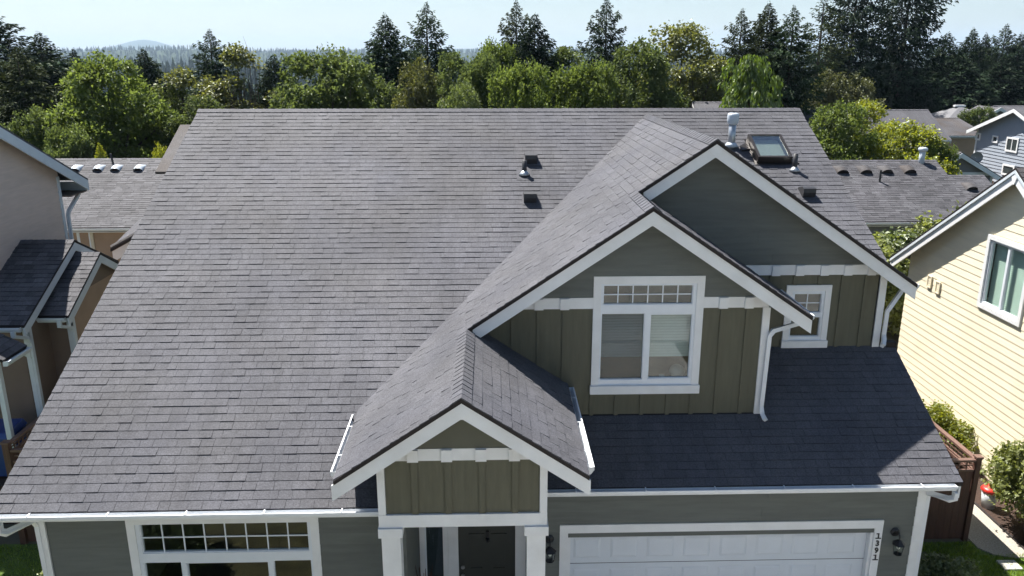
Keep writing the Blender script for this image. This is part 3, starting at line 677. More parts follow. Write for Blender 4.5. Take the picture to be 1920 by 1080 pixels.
MB().prism([skp(-.22, .45, .02), skp(-.02, .5, .02), skp(-.02, .78, .02), skp(-.22, .62, .02)], Nn*.035).build('flashing', BROWNM, sk)
MB().prism([skp(sw+.02, 0, .02), skp(sw+.16, -.05, .02), skp(sw+.02, .35, .02)], Nn*.02).build('flashing', BROWNM, sk)
# lamps and house number
def lamp(a, z, lb, k=.84):
    y = WG; q = lambda dx, dy, dz: (a+dx*k, y+dy*k, z+dz*k)
    l = MB().tube([q(0, -.02, 0), q(0, -.04, 0)], .085*k, 16).build('wall_lamp', BLACK, H, True); l['label'] = lb
    MB().tube([q(0, -.035, 0), q(0, -.10, .05), q(0, -.17, .07), q(0, -.21, .02), q(0, -.21, -.07)], .014*k, 8).build('arm', BLACK, l, True)
    c = np.array(q(0, -.21, -.10))
    MB().tube([c+[0, 0, .05*k], c+[0, 0, .03*k], c+[0, 0, -.04*k]], [.02*k, .05*k, .125*k], 6).build('hood', BLACK, l)
    cage = MB()
    for i in range(6):
        th = math.pi/3*i; cage.tube([c+np.array([.105*math.cos(th), .105*math.sin(th), -.04])*k, c+np.array([.075*math.cos(th), .075*math.sin(th), -.25])*k], .006*k, 5)
    cage.tube([c+[0, 0, -.245*k], c+[0, 0, -.27*k]], [.085*k, .06*k], 6); cage.build('cage', BLACK, l)
    MB().tube([c+[0, 0, -.045*k], c+[0, 0, -.245*k]], [.10*k, .070*k], 6, cap=False).build('lamp_glass', GLASS, l)
    MB().sphere(c+[0, 0, -.10*k], .035*k, sz=1.4).build('bulb', mat('bulb', (.75, .72, .62), .3, 0), l, True)
lamp(6.375, 2.27, 'black lantern right of the garage door'); lamp(.90, 2.25, 'black lantern between porch post and garage door')
NUMM = mat('number_black', (.02, .02, .022), .4, .1)
def numeral(ch, x, z, sz):
    cu = bpy.data.curves.new('house_number', 'FONT'); cu.body = ch; cu.size = sz; cu.extrude = .006; cu.align_x = 'CENTER'; cu.resolution_u = 4; cu.offset = .002
    t = bpy.data.objects.new('tmp', cu); COL.objects.link(t)
    dg = bpy.context.evaluated_depsgraph_get(); me = bpy.data.meshes.new_from_object(t.evaluated_get(dg)); bpy.data.objects.remove(t)
    V = [(v.co.x+x, WG-.040-v.co.z, v.co.y+z) for v in me.vertices]; Fc = [list(p.vertices) for p in me.polygons]
    mb = MB(); mb.add(V, Fc)
    if ch == '1':      # serifs
        for q in ((x-.042*sz/.13, x+.042*sz/.13, z-.001, z+.011), (x-.034*sz/.13, x-.004, z+sz*.60, z+sz*.60+.010)): mb.box(q[0], q[1], WG-.047, WG-.034, q[2], q[3])
    o = mb.build('house_number', NUMM, H)
    return o
for ch, z in (('1', 2.165), ('3', 2.035), ('9', 1.905), ('1', 1.775)): numeral(ch, 6.11, z, .135)
# things seen through the upstairs window
mg_ = thing('mug', (2.78, WB+.25, 4.412), 'white mug standing inside the upstairs window', 'mug')
MB().tube([(2.78, WB+.25, 4.412), (2.78, WB+.25, 4.42), (2.78, WB+.25, 4.52)], [.035, .045, .045], 14).build('body', WHITE, mg_, True)
MB().tube([(2.825, WB+.25, 4.50), (2.86, WB+.25, 4.49), (2.86, WB+.25, 4.45), (2.825, WB+.25, 4.44)], .008, 6).build('handle', WHITE, mg_, True)
cu = MB(); cu.sphere((3.06, WB+.40, 4.53), .13, 12, 8, .9)
tag(cu.build('cushion', mat('cream_cloth', (.6, .55, .45), .9, .1), None, True), 'cream cushion beside the mug inside the upstairs window', 'cushion')
# dried plant by the door
pl = thing('potted_plant', (-1.06, 10.9, .12), 'tall dark dried plant in a pot beside the sidelight', 'plant')
MB().tube([(-1.06, 10.9, .12), (-1.06, 10.9, .5)], [.12, .17], 12).build('pot', mat('terracotta', (.2, .09, .05), .8, .15), pl, True)
mb = MB()
for i in range(26):
    a = random.uniform(0, 6.28); r = random.uniform(.02, .16); h = random.uniform(.7, 1.5)
    mb.tube([(-1.06, 10.9, .45), (-1.06+r*.5*math.cos(a), 10.9+r*.5*math.sin(a), .45+h*.6), (-1.06+r*math.cos(a), 10.9+r*math.sin(a), .45+h)], [.008, .014, .004], 4)
mb.build('stems', mat('dry_stems', (.08, .045, .03), .9, .4), pl)
# ================================================================ ground
def ss(a, b, x): t = np.clip((x-a)/(b-a), 0, 1); return t*t*(3-2*t)
def ground_z(x, y):
    x = np.asarray(x, float); y = np.asarray(y, float); r = np.hypot(x, y)+1e-6; th = np.arctan2(x, y)
    fr = ss(-.1, .35, y/r)
    wob = lambda k, p: np.sin(th*k+p)+.5*np.sin(th*k*2.3+p*1.7)+.3*np.sin(th*k*5.1+p*.6)
    z = -36*ss(50, 360, r)+(25+3*wob(9, 1.))*np.exp(-((r-1150)/360)**2)+(64+7*wob(14, .4))*np.exp(-((r-4000)/900)**2)
    z = z+(104+13*wob(11, 2.2))*np.exp(-((r-9000)/1700)**2)
    for b, rr, hh, wa, wr in ((-.385, 11500, 150, .030, 1500), (-.35, 11600, 95, .055, 1500), (-.43, 11500, 90, .035, 1500), (-.20, 10500, 25, .07, 1500), (.01, 10500, 22, .05, 1500)):
        z = z+hh*np.exp(-((th-b)/wa)**2-((r-rr)/wr)**2)
    return z*fr
rad = np.concatenate([[0], np.geomspace(6, 60, 12), np.geomspace(75, 16500, 90)])
ang = np.concatenate([np.linspace(-math.pi, -.75, 24)[:-1], np.linspace(-.75, .75, 260), np.linspace(.75, math.pi, 24)[1:-1]])
R_, A_ = np.meshgrid(rad, ang, indexing='ij'); X_, Y_ = R_*np.sin(A_), R_*np.cos(A_)
V = np.stack([X_, Y_, ground_z(X_, Y_)], -1).reshape(-1, 3); nA = len(ang)
i, j = np.meshgrid(np.arange(len(rad)-1), np.arange(nA), indexing='ij'); j2 = (j+1) % nA
Fq = np.stack([i*nA+j, i*nA+j2, (i+1)*nA+j2, (i+1)*nA+j], -1).reshape(-1, 4)
GM = bpy.data.materials.new('ground'); GM.use_nodes = True
def _gm():
    N = GM.node_tree.nodes; L = GM.node_tree.links; b = N['Principled BSDF']; geo = N.new('ShaderNodeNewGeometry')
    n1 = N.new('ShaderNodeTexNoise'); n1.inputs['Scale'].default_value = .03; n1.inputs['Detail'].default_value = 12; n1.inputs['Roughness'].default_value = .7; L.new(geo.outputs['Position'], n1.inputs['Vector'])
    cr = N.new('ShaderNodeValToRGB'); L.new(n1.outputs['Fac'], cr.inputs['Fac'])
    cr.color_ramp.elements[0].position = .3; cr.color_ramp.elements[0].color = (.012, .022, .010, 1); cr.color_ramp.elements[1].position = .75; cr.color_ramp.elements[1].color = (.045, .065, .022, 1)
    n2 = N.new('ShaderNodeTexNoise'); n2.inputs['Scale'].default_value = 3; n2.inputs['Detail'].default_value = 6; L.new(geo.outputs['Position'], n2.inputs['Vector'])
    c2 = N.new('ShaderNodeValToRGB'); L.new(n2.outputs['Fac'], c2.inputs['Fac'])
    c2.color_ramp.elements[0].color = (.085, .080, .050, 1); c2.color_ramp.elements[1].color = (.16, .15, .11, 1)
    ln = N.new('ShaderNodeVectorMath'); ln.operation = 'LENGTH'; L.new(geo.outputs['Position'], ln.inputs[0])
    mr = N.new('ShaderNodeMapRange'); mr.inputs['From Min'].default_value = 35; mr.inputs['From Max'].default_value = 50; L.new(ln.outputs['Value'], mr.inputs['Value'])
    mx = N.new('ShaderNodeMix'); mx.data_type = 'RGBA'; L.new(mr.outputs['Result'], mx.inputs['Factor']); L.new(c2.outputs['Color'], mx.inputs['A']); L.new(cr.outputs['Color'], mx.inputs['B'])
    L.new(mx.outputs['Result'], b.inputs['Base Color']); b.inputs['Roughness'].default_value = 1; b.inputs['Specular IOR Level'].default_value = .1
_gm()
tag(place('ground', V, Fq, GM), kind='structure')
def sheet(name, x0, x1, y0, y1, z0, z1, m): return tag(bx(name, x0, x1, y0, y1, z0, z1, m), kind='structure')
sheet('driveway', 1.0, 6.3, -2.2, 10.84, -.05, .02, CONC)
sheet('front_walk', -1.2, .98, 6.5, 9.0, -.05, .024, CONC)
sheet('road', -60, 60, -11, -3.6, -.05, .006, mat('street_concrete', (.38, .37, .34), .9, .2, 8))
sheet('pavement', -60, 60, -3.5, -2.25, -.05, .10, CONC)
tag(MB().prism([(9.75, 13.75, -.05), (9.95, 13.5, -.05), (10.3, 13.4, -.05), (10.62, 13.42, -.05), (10.62, 21, -.05), (9.75, 21, -.05)], (0, 0, .075)).build('path', AGG), kind='structure')
tag(MB().box(10.62, 10.66, 11.0, 21, -.05, .055).build('path_edging', DECK), kind='structure')
tag(MB().prism([(10.66, 11.5, -.05), (11.58, 11.5, -.05), (11.58, 21, -.05), (10.66, 21, -.05)], (0, 0, .07)).build('flower_bed', MULCH), kind='structure')
tag(MB().prism([(7.0, 11.2, -.05), (8.9, 11.6, -.05), (9.0, 12.9, -.05), (7.0, 13.3, -.05)], (0, 0, .06)).build('flower_bed', MULCH), kind='structure')
DRYBED = mat('dry_lawn', (.085, .080, .034), .95, .6, 1.6, bump=.6, bscale=30)
tag(MB().box(-9, -1.3, -2, 9.3, -.05, .03).build('front_bed', DRYBED), kind='structure')
tag(bx('neighbour_terrace', -20, -9.52, 15.2, 24, -.05, .90, MULCH), kind='structure')
for k, (x, y, w, d) in enumerate(((10.02, 13.16, .36, .30), (9.95, 12.5, .38, .3))):
    st = bevel(MB().box(x-w/2, x+w/2, y-d/2, y+d/2, -.02, .045).build('stepping_stone', CONC), .012)
    tag(st, ('square grey stepping stone in the lawn beside the path end', 'square stepping stone nearest the camera in the right lawn')[k], 'stepping stone', 'stepping stones')
LAWN = mat('lawn_turf', (.075, .125, .018), .95, .35, 4, bump=.5, bscale=40)
sheet('lawn', -14, -6.28, 9.4, 14.46, -.05, .004, LAWN); sheet('lawn', 6.95, 10.6, 10.9, 14.0, -.05, .003, LAWN)
# grass blades on the two lawns in view
def grass(name, regions, n, lab):
    P = []
    for (x0, x1, y0, y1) in regions:
        k = int(n*(x1-x0)*(y1-y0)/sum((q[1]-q[0])*(q[3]-q[2]) for q in regions))
        P.append(np.stack([RNG.uniform(x0, x1, k), RNG.uniform(y0, y1, k), np.zeros(k)], -1))
    P = np.concatenate(P); k = len(P); a = RNG.uniform(0, 6.28, k); h = RNG.uniform(.03, .085, k); w = RNG.uniform(.005, .011, k); ln = RNG.uniform(0, .05, k); b = RNG.uniform(0, 6.28, k)
    d = np.stack([np.cos(a), np.sin(a), 0*a], -1)*w[:, None]; t = P+np.stack([np.cos(b)*ln, np.sin(b)*ln, h], -1)
    V = np.stack([P-d, P+d, t], 1).reshape(-1, 3); Fq = np.arange(3*k).reshape(-1, 3)
    tag(place(name, V, Fq, GRASSL, tint=RNG.normal(0, .6, k)), lab, 'grass', kind='stuff')
GRASSL = leaf_mat('grass_blades', (.13, .20, .022), .45, .22, (.27, .40, .03))
grass('lawn_grass', [(-13.5, -6.5, 9.5, 14.4)], 30000, 'bright lawn grass at the left of the olive house')
grass('lawn_grass', [(6.95, 10.6, 11.0, 13.5), (6.95, 9.7, 13.5, 13.95)], 22000, 'shaded lawn grass between olive house and path')

# ================================================================ fences
def fence_run(f, p0, p1, z0, z1, lattice=.0, bw=.14, post0=True, post1=True, m=FENCE):
    p0, p1 = np.array(p0, float), np.array(p1, float); L = np.linalg.norm(p1-p0); t = (p1-p0)/L; nrm = np.array([-t[1], t[0]]); n = max(1, round(L/bw)); zt = z1-.06-lattice
    def bar(a, b, half, zz0, zz1, nm, mm, off=0.):
        A, B = p0+t*a+nrm*off, p0+t*b+nrm*off
        return MB().prism([(*(A-nrm*half), zz0), (*(B-nrm*half), zz0), (*(B+nrm*half), zz0), (*(A+nrm*half), zz0)], (0, 0, zz1-zz0)).build(nm, mm, f)
    for i in range(n):
        bar(L*i/n+.003, L*(i+1)/n-.003, .009, z0+.04, zt+random.uniform(-.003, .003), 'board', m, random.uniform(-.003, .003))
    bar(0, L, .05, z1-.06, z1-.015, 'rail', FENCER)
    bar(0, L, .022, zt-.07, zt-.002, 'rail', FENCER, .033); bar(0, L, .022, z0+.2, z0+.28, 'rail', FENCER, .033)
    if lattice:
        bar(0, L, .03, zt+.002, zt+.035, 'rail', FENCER)
        k = max(2, round(L/.15))
        for i in range(1, k): bar(L*i/k-.012, L*i/k+.012, .008, zt+.036, z1-.061, 'slat', FENCER)
        bar(.02, L-.02, .007, zt+lattice*.5, zt+lattice*.5+.024, 'slat', FENCER, .017)
def fence_post(f, x, y, z0, z1, w=.05):
    bx('post', x-w, x+w, y-w, y+w, z0, z1, FENCE, f); MB().prism([(x-w-.02, y-w-.02, z1), (x+w+.02, y-w-.02, z1), (x+w+.02, y+w+.02, z1), (x-w-.02, y+w+.02, z1)], (0, 0, .03)).build('post_cap', FENCER, f)
f1 = thing('fence', (8.2, 14.06, 0), 'dark brown board fence with lattice top between olive house and path', 'fence')
fence_run(f1, (6.9, 14.06), (9.58, 14.06), 0, 1.85, .22)
fence_post(f1, 9.64, 14.06, 0, 1.87)
f2 = thing('fence', (9.64, 18, 0), 'brown fence running back from the corner post along the cream house', 'fence')
fence_run(f2, (9.64, 14.13), (9.64, 21.5), 0, 1.83, .22)
f3 = thing('fence', (-9.45, 15.5, 0), 'brown fence with corner post beside the blue bin', 'fence')
fence_post(f3, -9.47, 14.5, 0, 2.24, .06); fence_run(f3, (-9.47, 14.58), (-9.47, 20.5), .0, 2.22, .2); 
f4 = thing('fence', (-8, 14.5, 0), 'low brown fence between the left corner post and the olive house', 'fence')
fence_run(f4, (-9.39, 14.5), (-6.3, 14.5), 0, 2.12, .25)

# ================================================================ houses across the street, behind the viewer (they light the shaded fronts and show in the panes)
def street_house(x, lb, wm, w=11, h=5.4):
    hs = thing('house', (x, -22, 0), lb, 'house'); fr = lambda a0, a1, d0, d1, z0, z1: (a0, a1, -18+d0, -18+d1, z0, z1)
    bx('wall', x-w/2, x+w/2, -28, -18, 0, h, wm, hs)
    for s in (1, -1):
        y = -23+s*5.6
        MB().prism([(x-w/2-.4, y, h-.1), (x+w/2+.4, y, h-.1), (x+w/2+.4, -23, h+2.9), (x-w/2-.4, -23, h+2.9)], (0, 0, -.08)).build('roof', SHB, hs)
    MB().prism([(x-w/2, -23-5, h), (x-w/2, -23+5, h), (x-w/2, -23, h+2.6)], (w, 0, 0)).build('gable', wm, hs)
    bx('garage_door', x-w/2+.6, x-w/2+5.4, -17.98, -17.94, .05, 2.2, GAR, hs)
    for a in (-w/2+1.6, -w/2+4.2, 1.4, 3.8):
        wd = holes_mb(fr, x+a-.75, x+a+.75, 3.3, 4.8, [(x+a-.63, x+a+.63, 3.42, 4.68)], .002, .05).build('window', WHITE, hs)
        bx('pane', x+a-.63, x+a+.63, -17.995, -17.985, 3.42, 4.68, BLACK, wd)
street_house(-15, 'pale house across the street with the left garage', mat('cream_siding_far', (.66, .60, .50), .7, .05))
street_house(0, 'white house across the street in the middle', mat('white_siding_far', (.72, .71, .68), .7, .05))
street_house(15, 'tan house across the street on the right', mat('tan_siding_far', (.62, .52, .40), .7, .05))
# ================================================================ cream yellow house
HY = thing('house', (16, 17, 0), 'cream yellow house with white trim at the right edge', 'house')
XY, RY = 11.6, 11.33; PY, PZ, SLY = 16.98, 7.19, .663
zy = lambda y: PZ-SLY*abs(y-PY)
fYw = FXm(XY); HW = [(16.38, 17.80, 3.88, 5.46)]
mb = holes_mb(fYw, 12.6, 21.15, 0, 4.2, HW, -.12, 0); holes_mb(fYw, 12.9, 21.0, 4.2, 4.34, HW, -.12, 0, mb); holes_mb(fYw, 14.45, 19.5, 4.34, 5.46, HW, -.12, 0, mb)
mb.prism([(XY, 12.75, 4.34), (XY, 14.45, 4.34), (XY, 14.45, zy(14.45)-.1)], (.12, 0, 0)); mb.prism([(XY, 19.5, 4.34), (XY, 21.2, 4.34), (XY, 19.5, zy(19.5)-.1)], (.12, 0, 0)); mb.prism([(XY, 14.45, 5.46), (XY, 19.5, 5.46), (XY, PY, zy(PY)-.1)], (.12, 0, 0))
wy = mb.build('wall', YEL, HY)
planks(fYw, wy, lambda z: (max(12.6, PY-(PZ-.1-z)/SLY), min(21.15, PY+(PZ-.1-z)/SLY)), .1, PZ-.15, .181, YEL, [(16.36, 17.82, 3.86, 5.48)], tb=.014)
window(HY, fYw, 16.30, 17.88, 3.80, 5.54, .10, [(16.45, 17.06, 3.95, 5.39, 1, 1), (17.13, 17.73, 3.95, 5.39, 1, 1)], blinds=[(16.42, 17.76, 3.9, 5.42, mat('green_blind', (.80, .83, .78), .5, .03))], sill=False, glass=glass_mat('green_glass', (.90, .97, .94), .07), td=.05)
bx('wall', 21.0, 21.12, 12.6, 21.1, 0, 4.2, YEL, HY); bx('wall', 11.75, 20.95, 12.6, 12.7, 0, 4.3, YEL, HY); bx('wall', 11.75, 20.95, 21.0, 21.1, 0, 4.3, YEL, HY)
bx('room_wall', 13.5, 13.6, 12.8, 20.9, 3.2, 5.9, BEID, HY)
for s in (1, -1):
    ye = PY+s*4.75
    r = MB().prism([(RY, PY, PZ), (RY, ye, zy(ye)), (21.5, ye, zy(ye)), (21.5, PY, PZ)], (0, 0, -.05)).build('roof', DECK, HY)
    bk = roof_courses(r, (0, ye, zy(ye)+.004), (1, 0, 0), (0, -s/math.hypot(1, SLY), SLY/math.hypot(1, SLY)), (0, s*SLY/math.hypot(1, SLY), 1/math.hypot(1, SLY)), 4.75*math.hypot(1, SLY), .16, lambda q: [(RY-.005, 21.5, 99)], widths=(.25, .33, .4))
    if s < 0:
        for v, t in bk: v[:] = [v[1], v[0], v[3], v[2], v[5], v[4], v[7], v[6]]
    flush(bk, r, SHB)
    MB().prism([(RY-.012, PY+s*.002, PZ-.052), (RY-.012, ye, zy(ye)-.052), (RY-.012, ye, zy(ye)-.12), (RY-.012, PY+s*.002, PZ-.12)], (.03, 0, 0)).build('drip_edge', WHITEB, HY)
    MB().prism([(RY+.02, PY+s*.002, PZ-.122), (RY+.02, ye, zy(ye)-.122), (RY+.02, ye, zy(ye)-.33), (RY+.02, PY+s*.002, PZ-.33)], (.03, 0, 0)).build('rake_board', WHITE, HY)
MB().prism([(RY-.002, PY-.12, PZ-.14), (RY-.002, PY, PZ-.05), (RY-.002, PY+.12, PZ-.14), (RY-.002, PY+.02, PZ-.36), (RY-.002, PY-.02, PZ-.36)], (.02, 0, 0)).build('peak_board', WHITE, HY)
for y, z in ((20.02, 3.80), (19.60, 3.76)):
    v = holes_mb(fYw, y-.10, y+.10, z-.16, z+.16, [(y-.07, y+.07, z-.13, z+.13)], .02, .05).build('wall_vent', YEL, HY)
    for q in range(4): fb('slat', fYw, y-.068, y+.068, .022, .034, z-.11+q*.06, z-.07+q*.06, YEL, v)

# ================================================================ beige house on the left
HB_ = thing('house', (-14, 17, 0), 'beige house with brown bump-out gables at the left edge', 'house')
XW = -11.0; zb = lambda y: 6.36+.484*(21.7-y)
fW = FXp(XW)
YK = 18.15; zk_ = zb(YK)
wb = MB().prism([(XW, 17.3, .5), (XW, 20.78, .5), (XW, 20.78, zb(20.78)-.12), (XW, YK, zk_-.12), (XW, 17.3, zk_-.12-.484*.85)], (-.12, 0, 0)).build('wall', BEI, HB_)
planks(fW, wb, lambda z: (max(17.3, YK-(zk_-.15-z)/.484), min(20.78, 21.7-(z+.15-6.36)/.484)), 3.0, zk_-.2, .185, BEI)
bx('wall', -20, XW-.13, 20.66, 20.78, .5, 6.6, BEI, HB_); bx('wall', -20, XW-.13, 17.3, 17.42, .5, 7.5, BEI, HB_)
MB().prism([(XW+.30, YK, zk_), (XW+.30, 21.7, 6.36), (-21, 21.7, 6.36), (-21, YK, zk_)], (0, 0, -.05)).build('roof', SHN, HB_)
MB().prism([(XW+.30, YK-.002, zk_), (XW+.30, 16.9, zk_-.605), (-21, 16.9, zk_-.605), (-21, YK-.002, zk_)], (0, 0, -.05)).build('roof', SHN, HB_)
MB().prism([(XW+.27, YK, zk_-.052), (XW+.27, 21.7, 6.308), (XW+.27, 21.7, 6.05), (XW+.27, YK, zk_-.31)], (.035, 0, 0)).build('rake_board', WHITEB, HB_)
MB().prism([(XW+.27, YK-.002, zk_-.052), (XW+.27, 16.9, zk_-.657), (XW+.27, 16.9, zk_-.915), (XW+.27, YK-.002, zk_-.31)], (.035, 0, 0)).build('rake_board', WHITEB, HB_)
fb('corner_board', fW, 20.68, 20.80, .002, .03, 1.0, 6.55, WHITEB, HB_)
bx('soffit', -18, XW+.25, 20.8, 21.66, 6.02, 6.05, BEID, HB_); bx('fascia', -18, XW+.26, 21.662, 21.69, 6.04, 6.28, WHITEB, HB_)
downspout(HB_, [(XW+.12, 21.5, 6.02), (XW+.10, 21.45, 5.95), (XW+.06, 20.95, 5.62), (XW+.05, 20.9, 5.5), (XW+.05, 20.9, 1.0)], (1, 0, 0), WHITEB)
def side_gable(x0, x1, yr, zr, yf, yb_, sl, wallx, wyf, lab):
    """small gable roof whose gable end faces +X"""
    h = math.hypot(1, sl)
    for s, ye in ((-1, yf), (1, yb_)):
        L = abs(ye-yr); ze = zr-sl*L
        r = MB().prism([(x0, yr, zr), (x1, yr, zr), (x1, ye, ze), (x0, ye, ze)], (0, 0, -.05)).build('roof', DECK, HB_); r['label'] = lab
        if s < 0:
            bk = roof_courses(r, (0, ye, ze+.004), (1, 0, 0), (0, 1/h, sl/h), (0, -sl/h, 1/h), L*h, .15, lambda q: [(x0, x1+.006, 99)]); flush(bk, r, SHN)
        else:
            MB().prism([(x0, yr, zr+.012), (x1, yr, zr+.012), (x1, ye, ze+.012), (x0, ye, ze+.012)], (0, 0, -.011)).build('shingles', SHN, r)
        MB().prism([(x1-.03, yr+s*.001, zr-.052), (x1-.03, ye, ze-.052), (x1-.03, ye, ze-.24), (x1-.03, yr+s*.001, zr-.24)], (.035, 0, 0)).build('rake_board', WHITEB, HB_)
    ridge_caps(HB_, (x1+.004, yr, zr), (x0, yr, zr), (0, -1/h, -sl/h), (0, 1/h, -sl/h), m=SHN, single=False, name='ridge_shingle')
    zf, zk = zr-sl*abs(wyf-yr)-.06, zr-sl*abs(yb_-.3-yr)-.06
    MB().prism([(wallx, wyf, .5), (wallx, yb_-.3, .5), (wallx, yb_-.3, zk), (wallx, yr, zr-.06), (wallx, wyf, zf)], (x0-wallx, 0, 0)).build('wall', BEID, HB_)
    gutter(HB_, (x0+.02, yf+.03, zr-sl*(yr-yf)-.03), (x1-.06, yf+.03, zr-sl*(yr-yf)-.03), (0, -1, 0), straps=False, m=WHITEB)
    fb('corner_board', FXp(wallx), wyf-.03, wyf+.10, .002, .03, .9, zf-.1, WHITEB, HB_); fb('corner_board', FY(wyf), wallx-.10, wallx+.03, .002, .03, .9, zf-.1, WHITEB, HB_)
side_gable(XW+.001, -9.75, 18.72, 5.34, 16.2, 20.75, .5, -9.9, 16.55, 'roof of the larger bump-out')
side_gable(-9.90, -9.23, 18.79, 5.02, 16.98, 20.3, .545, -9.38, 17.35, 'roof of the smaller bump-out')
planks(FY(16.55), HB_, lambda z: (-10.97, -10.03), 1.0, 4.0, .185, BEID); planks(FXp(-9.38), HB_, lambda z: (17.46, 19.9), 1.0, 4.3, .185, TAN)
downspout(HB_, [(-9.4, 16.9, 3.95), (-9.4, 16.9, 3.82), (-9.36, 17.25, 3.68), (-9.35, 17.3, 3.58), (-9.35, 17.3, .9)], (1, 0, 0), WHITEB)
downspout(HB_, [(-9.95, 16.12, 3.98), (-9.95, 16.12, 3.86), (-9.88, 16.45, 3.72), (-9.86, 16.5, 3.6), (-9.86, 16.5, .9)], (1, 0, 0), WHITEB)
pr_ = MB().prism([(-11, 15.1, 4.45), (-9.62, 15.1, 3.72), (-9.62, 15.97, 3.72), (-11, 15.97, 4.45)], (0, 0, -.05)).build('roof', DECK, HB_)
bk = roof_courses(pr_, (-9.62, 0, 3.724), (0, 1, 0), (-.884, 0, .468), (.468, 0, .884), 1.56, .15, lambda q: [(15.1, 15.975, 99)]); flush(bk, pr_, SHN)
gutter(HB_, (-9.63, 15.1, 3.70), (-9.63, 15.95, 3.70), (1, 0, 0), straps=False, m=WHITEB)
MB().prism([(-10.6, 15.93, 4.19), (-9.56, 15.93, 3.65), (-9.56, 15.93, 3.44), (-10.6, 15.93, 3.98)], (0, .035, 0)).build('rake_board', WHITEB, HB_)
bx('corner_post', -9.86, -9.76, 15.15, 15.25, .9, 3.68, WHITEB, HB_)
# blue recycling bin
bn = thing('recycling_bin', (-10.35, 15.9, .9), 'blue wheeled recycling bin between brown wall and fence', 'bin')
bc = np.array([-10.3, 15.75, .9])
def bpt(x, y, z): return tuple(bc+np.array([x, y, z]))
MB().add([bpt(*p) for p in ((-.24,-.28,.08),(.24,-.28,.08),(.24,.28,.08),(-.24,.28,.08),(-.29,-.34,.98),(.29,-.34,.98),(.29,.34,.98),(-.29,.34,.98))], [[0,3,2,1],[4,5,6,7],[0,1,5,4],[1,2,6,5],[2,3,7,6],[3,0,4,7]]).build('body', BLUEP, bn)
bevel(MB().add([bpt(*p) for p in ((-.32,-.40,.985),(.32,-.40,.985),(.32,.38,.985),(-.32,.38,.985),(-.27,-.33,1.10),(.27,-.33,1.10),(.27,.33,1.13),(-.27,.33,1.13))], [[0,3,2,1],[4,5,6,7],[0,1,5,4],[1,2,6,5],[2,3,7,6],[3,0,4,7]]).build('lid', BLUEP, bn), .02)
for s in (-1, 1): MB().tube([bpt(s*.25, .27, .1), bpt(s*.31, .27, .1)], .1, 14).build('wheel', BLACK, bn)

# ================================================================ houses behind
def striped(name, col, freq):
    """far lap siding: thin course lines finer than a pixel or two"""
    m = mat(name, col, .7, .05, 2); N = m.node_tree.nodes; L = m.node_tree.links; b = N['Principled BSDF']
    geo = N.new('ShaderNodeNewGeometry'); sp = N.new('ShaderNodeSeparateXYZ'); L.new(geo.outputs['Position'], sp.inputs[0])
    mu = N.new('ShaderNodeMath'); mu.operation = 'MULTIPLY'; mu.inputs[1].default_value = freq; L.new(sp.outputs['Z'], mu.inputs[0])
    fr = N.new('ShaderNodeMath'); fr.operation = 'FRACT'; L.new(mu.outputs[0], fr.inputs[0])
    bu = N.new('ShaderNodeBump'); bu.inputs['Strength'].default_value = 1; bu.inputs['Distance'].default_value = .05; bu.invert = True; L.new(fr.outputs[0], bu.inputs['Height']); L.new(bu.outputs['Normal'], b.inputs['Normal'])
    return m
BLUEW = mat('blue_grey_siding', (.29, .325, .375), .7, .05, 2)
GREYW = mat('slate_siding', (.17, .18, .20), .7, .06, 2)
def eyebrow(par, x, y, z, sl, m, lb=None, s=1.):
    """low domed roof vent on a slope that falls towards -Y"""
    h = math.hypot(1, sl); Sv, Nv = np.array([0, 1/h, sl/h]), np.array([0, -sl/h, 1/h]); c = np.array([x, y, z]); mb = MB(); n = 9
    rows = []
    for q, hh in ((-.22, .15), (-.05, .17), (.12, .12), (.26, .015)):
        rows.append([c+np.array([.2*s*math.cos(math.pi*k/(n-1)), 0, 0])+Sv*q*s+Nv*(hh*s*math.sin(math.pi*k/(n-1))+.01) for k in range(n)])
    for r in rows: mb.v += [tuple(p) for p in r]
    for i in range(3):
        for k in range(n-1): mb.f.append([i*n+k, i*n+k+1, (i+1)*n+k+1, (i+1)*n+k])
    o = mb.build('roof_vent', m, par, True)
    MB().prism([rows[0][k]+Sv*.03 for k in range(n)], Sv*.01).build('grille', DECK, o)
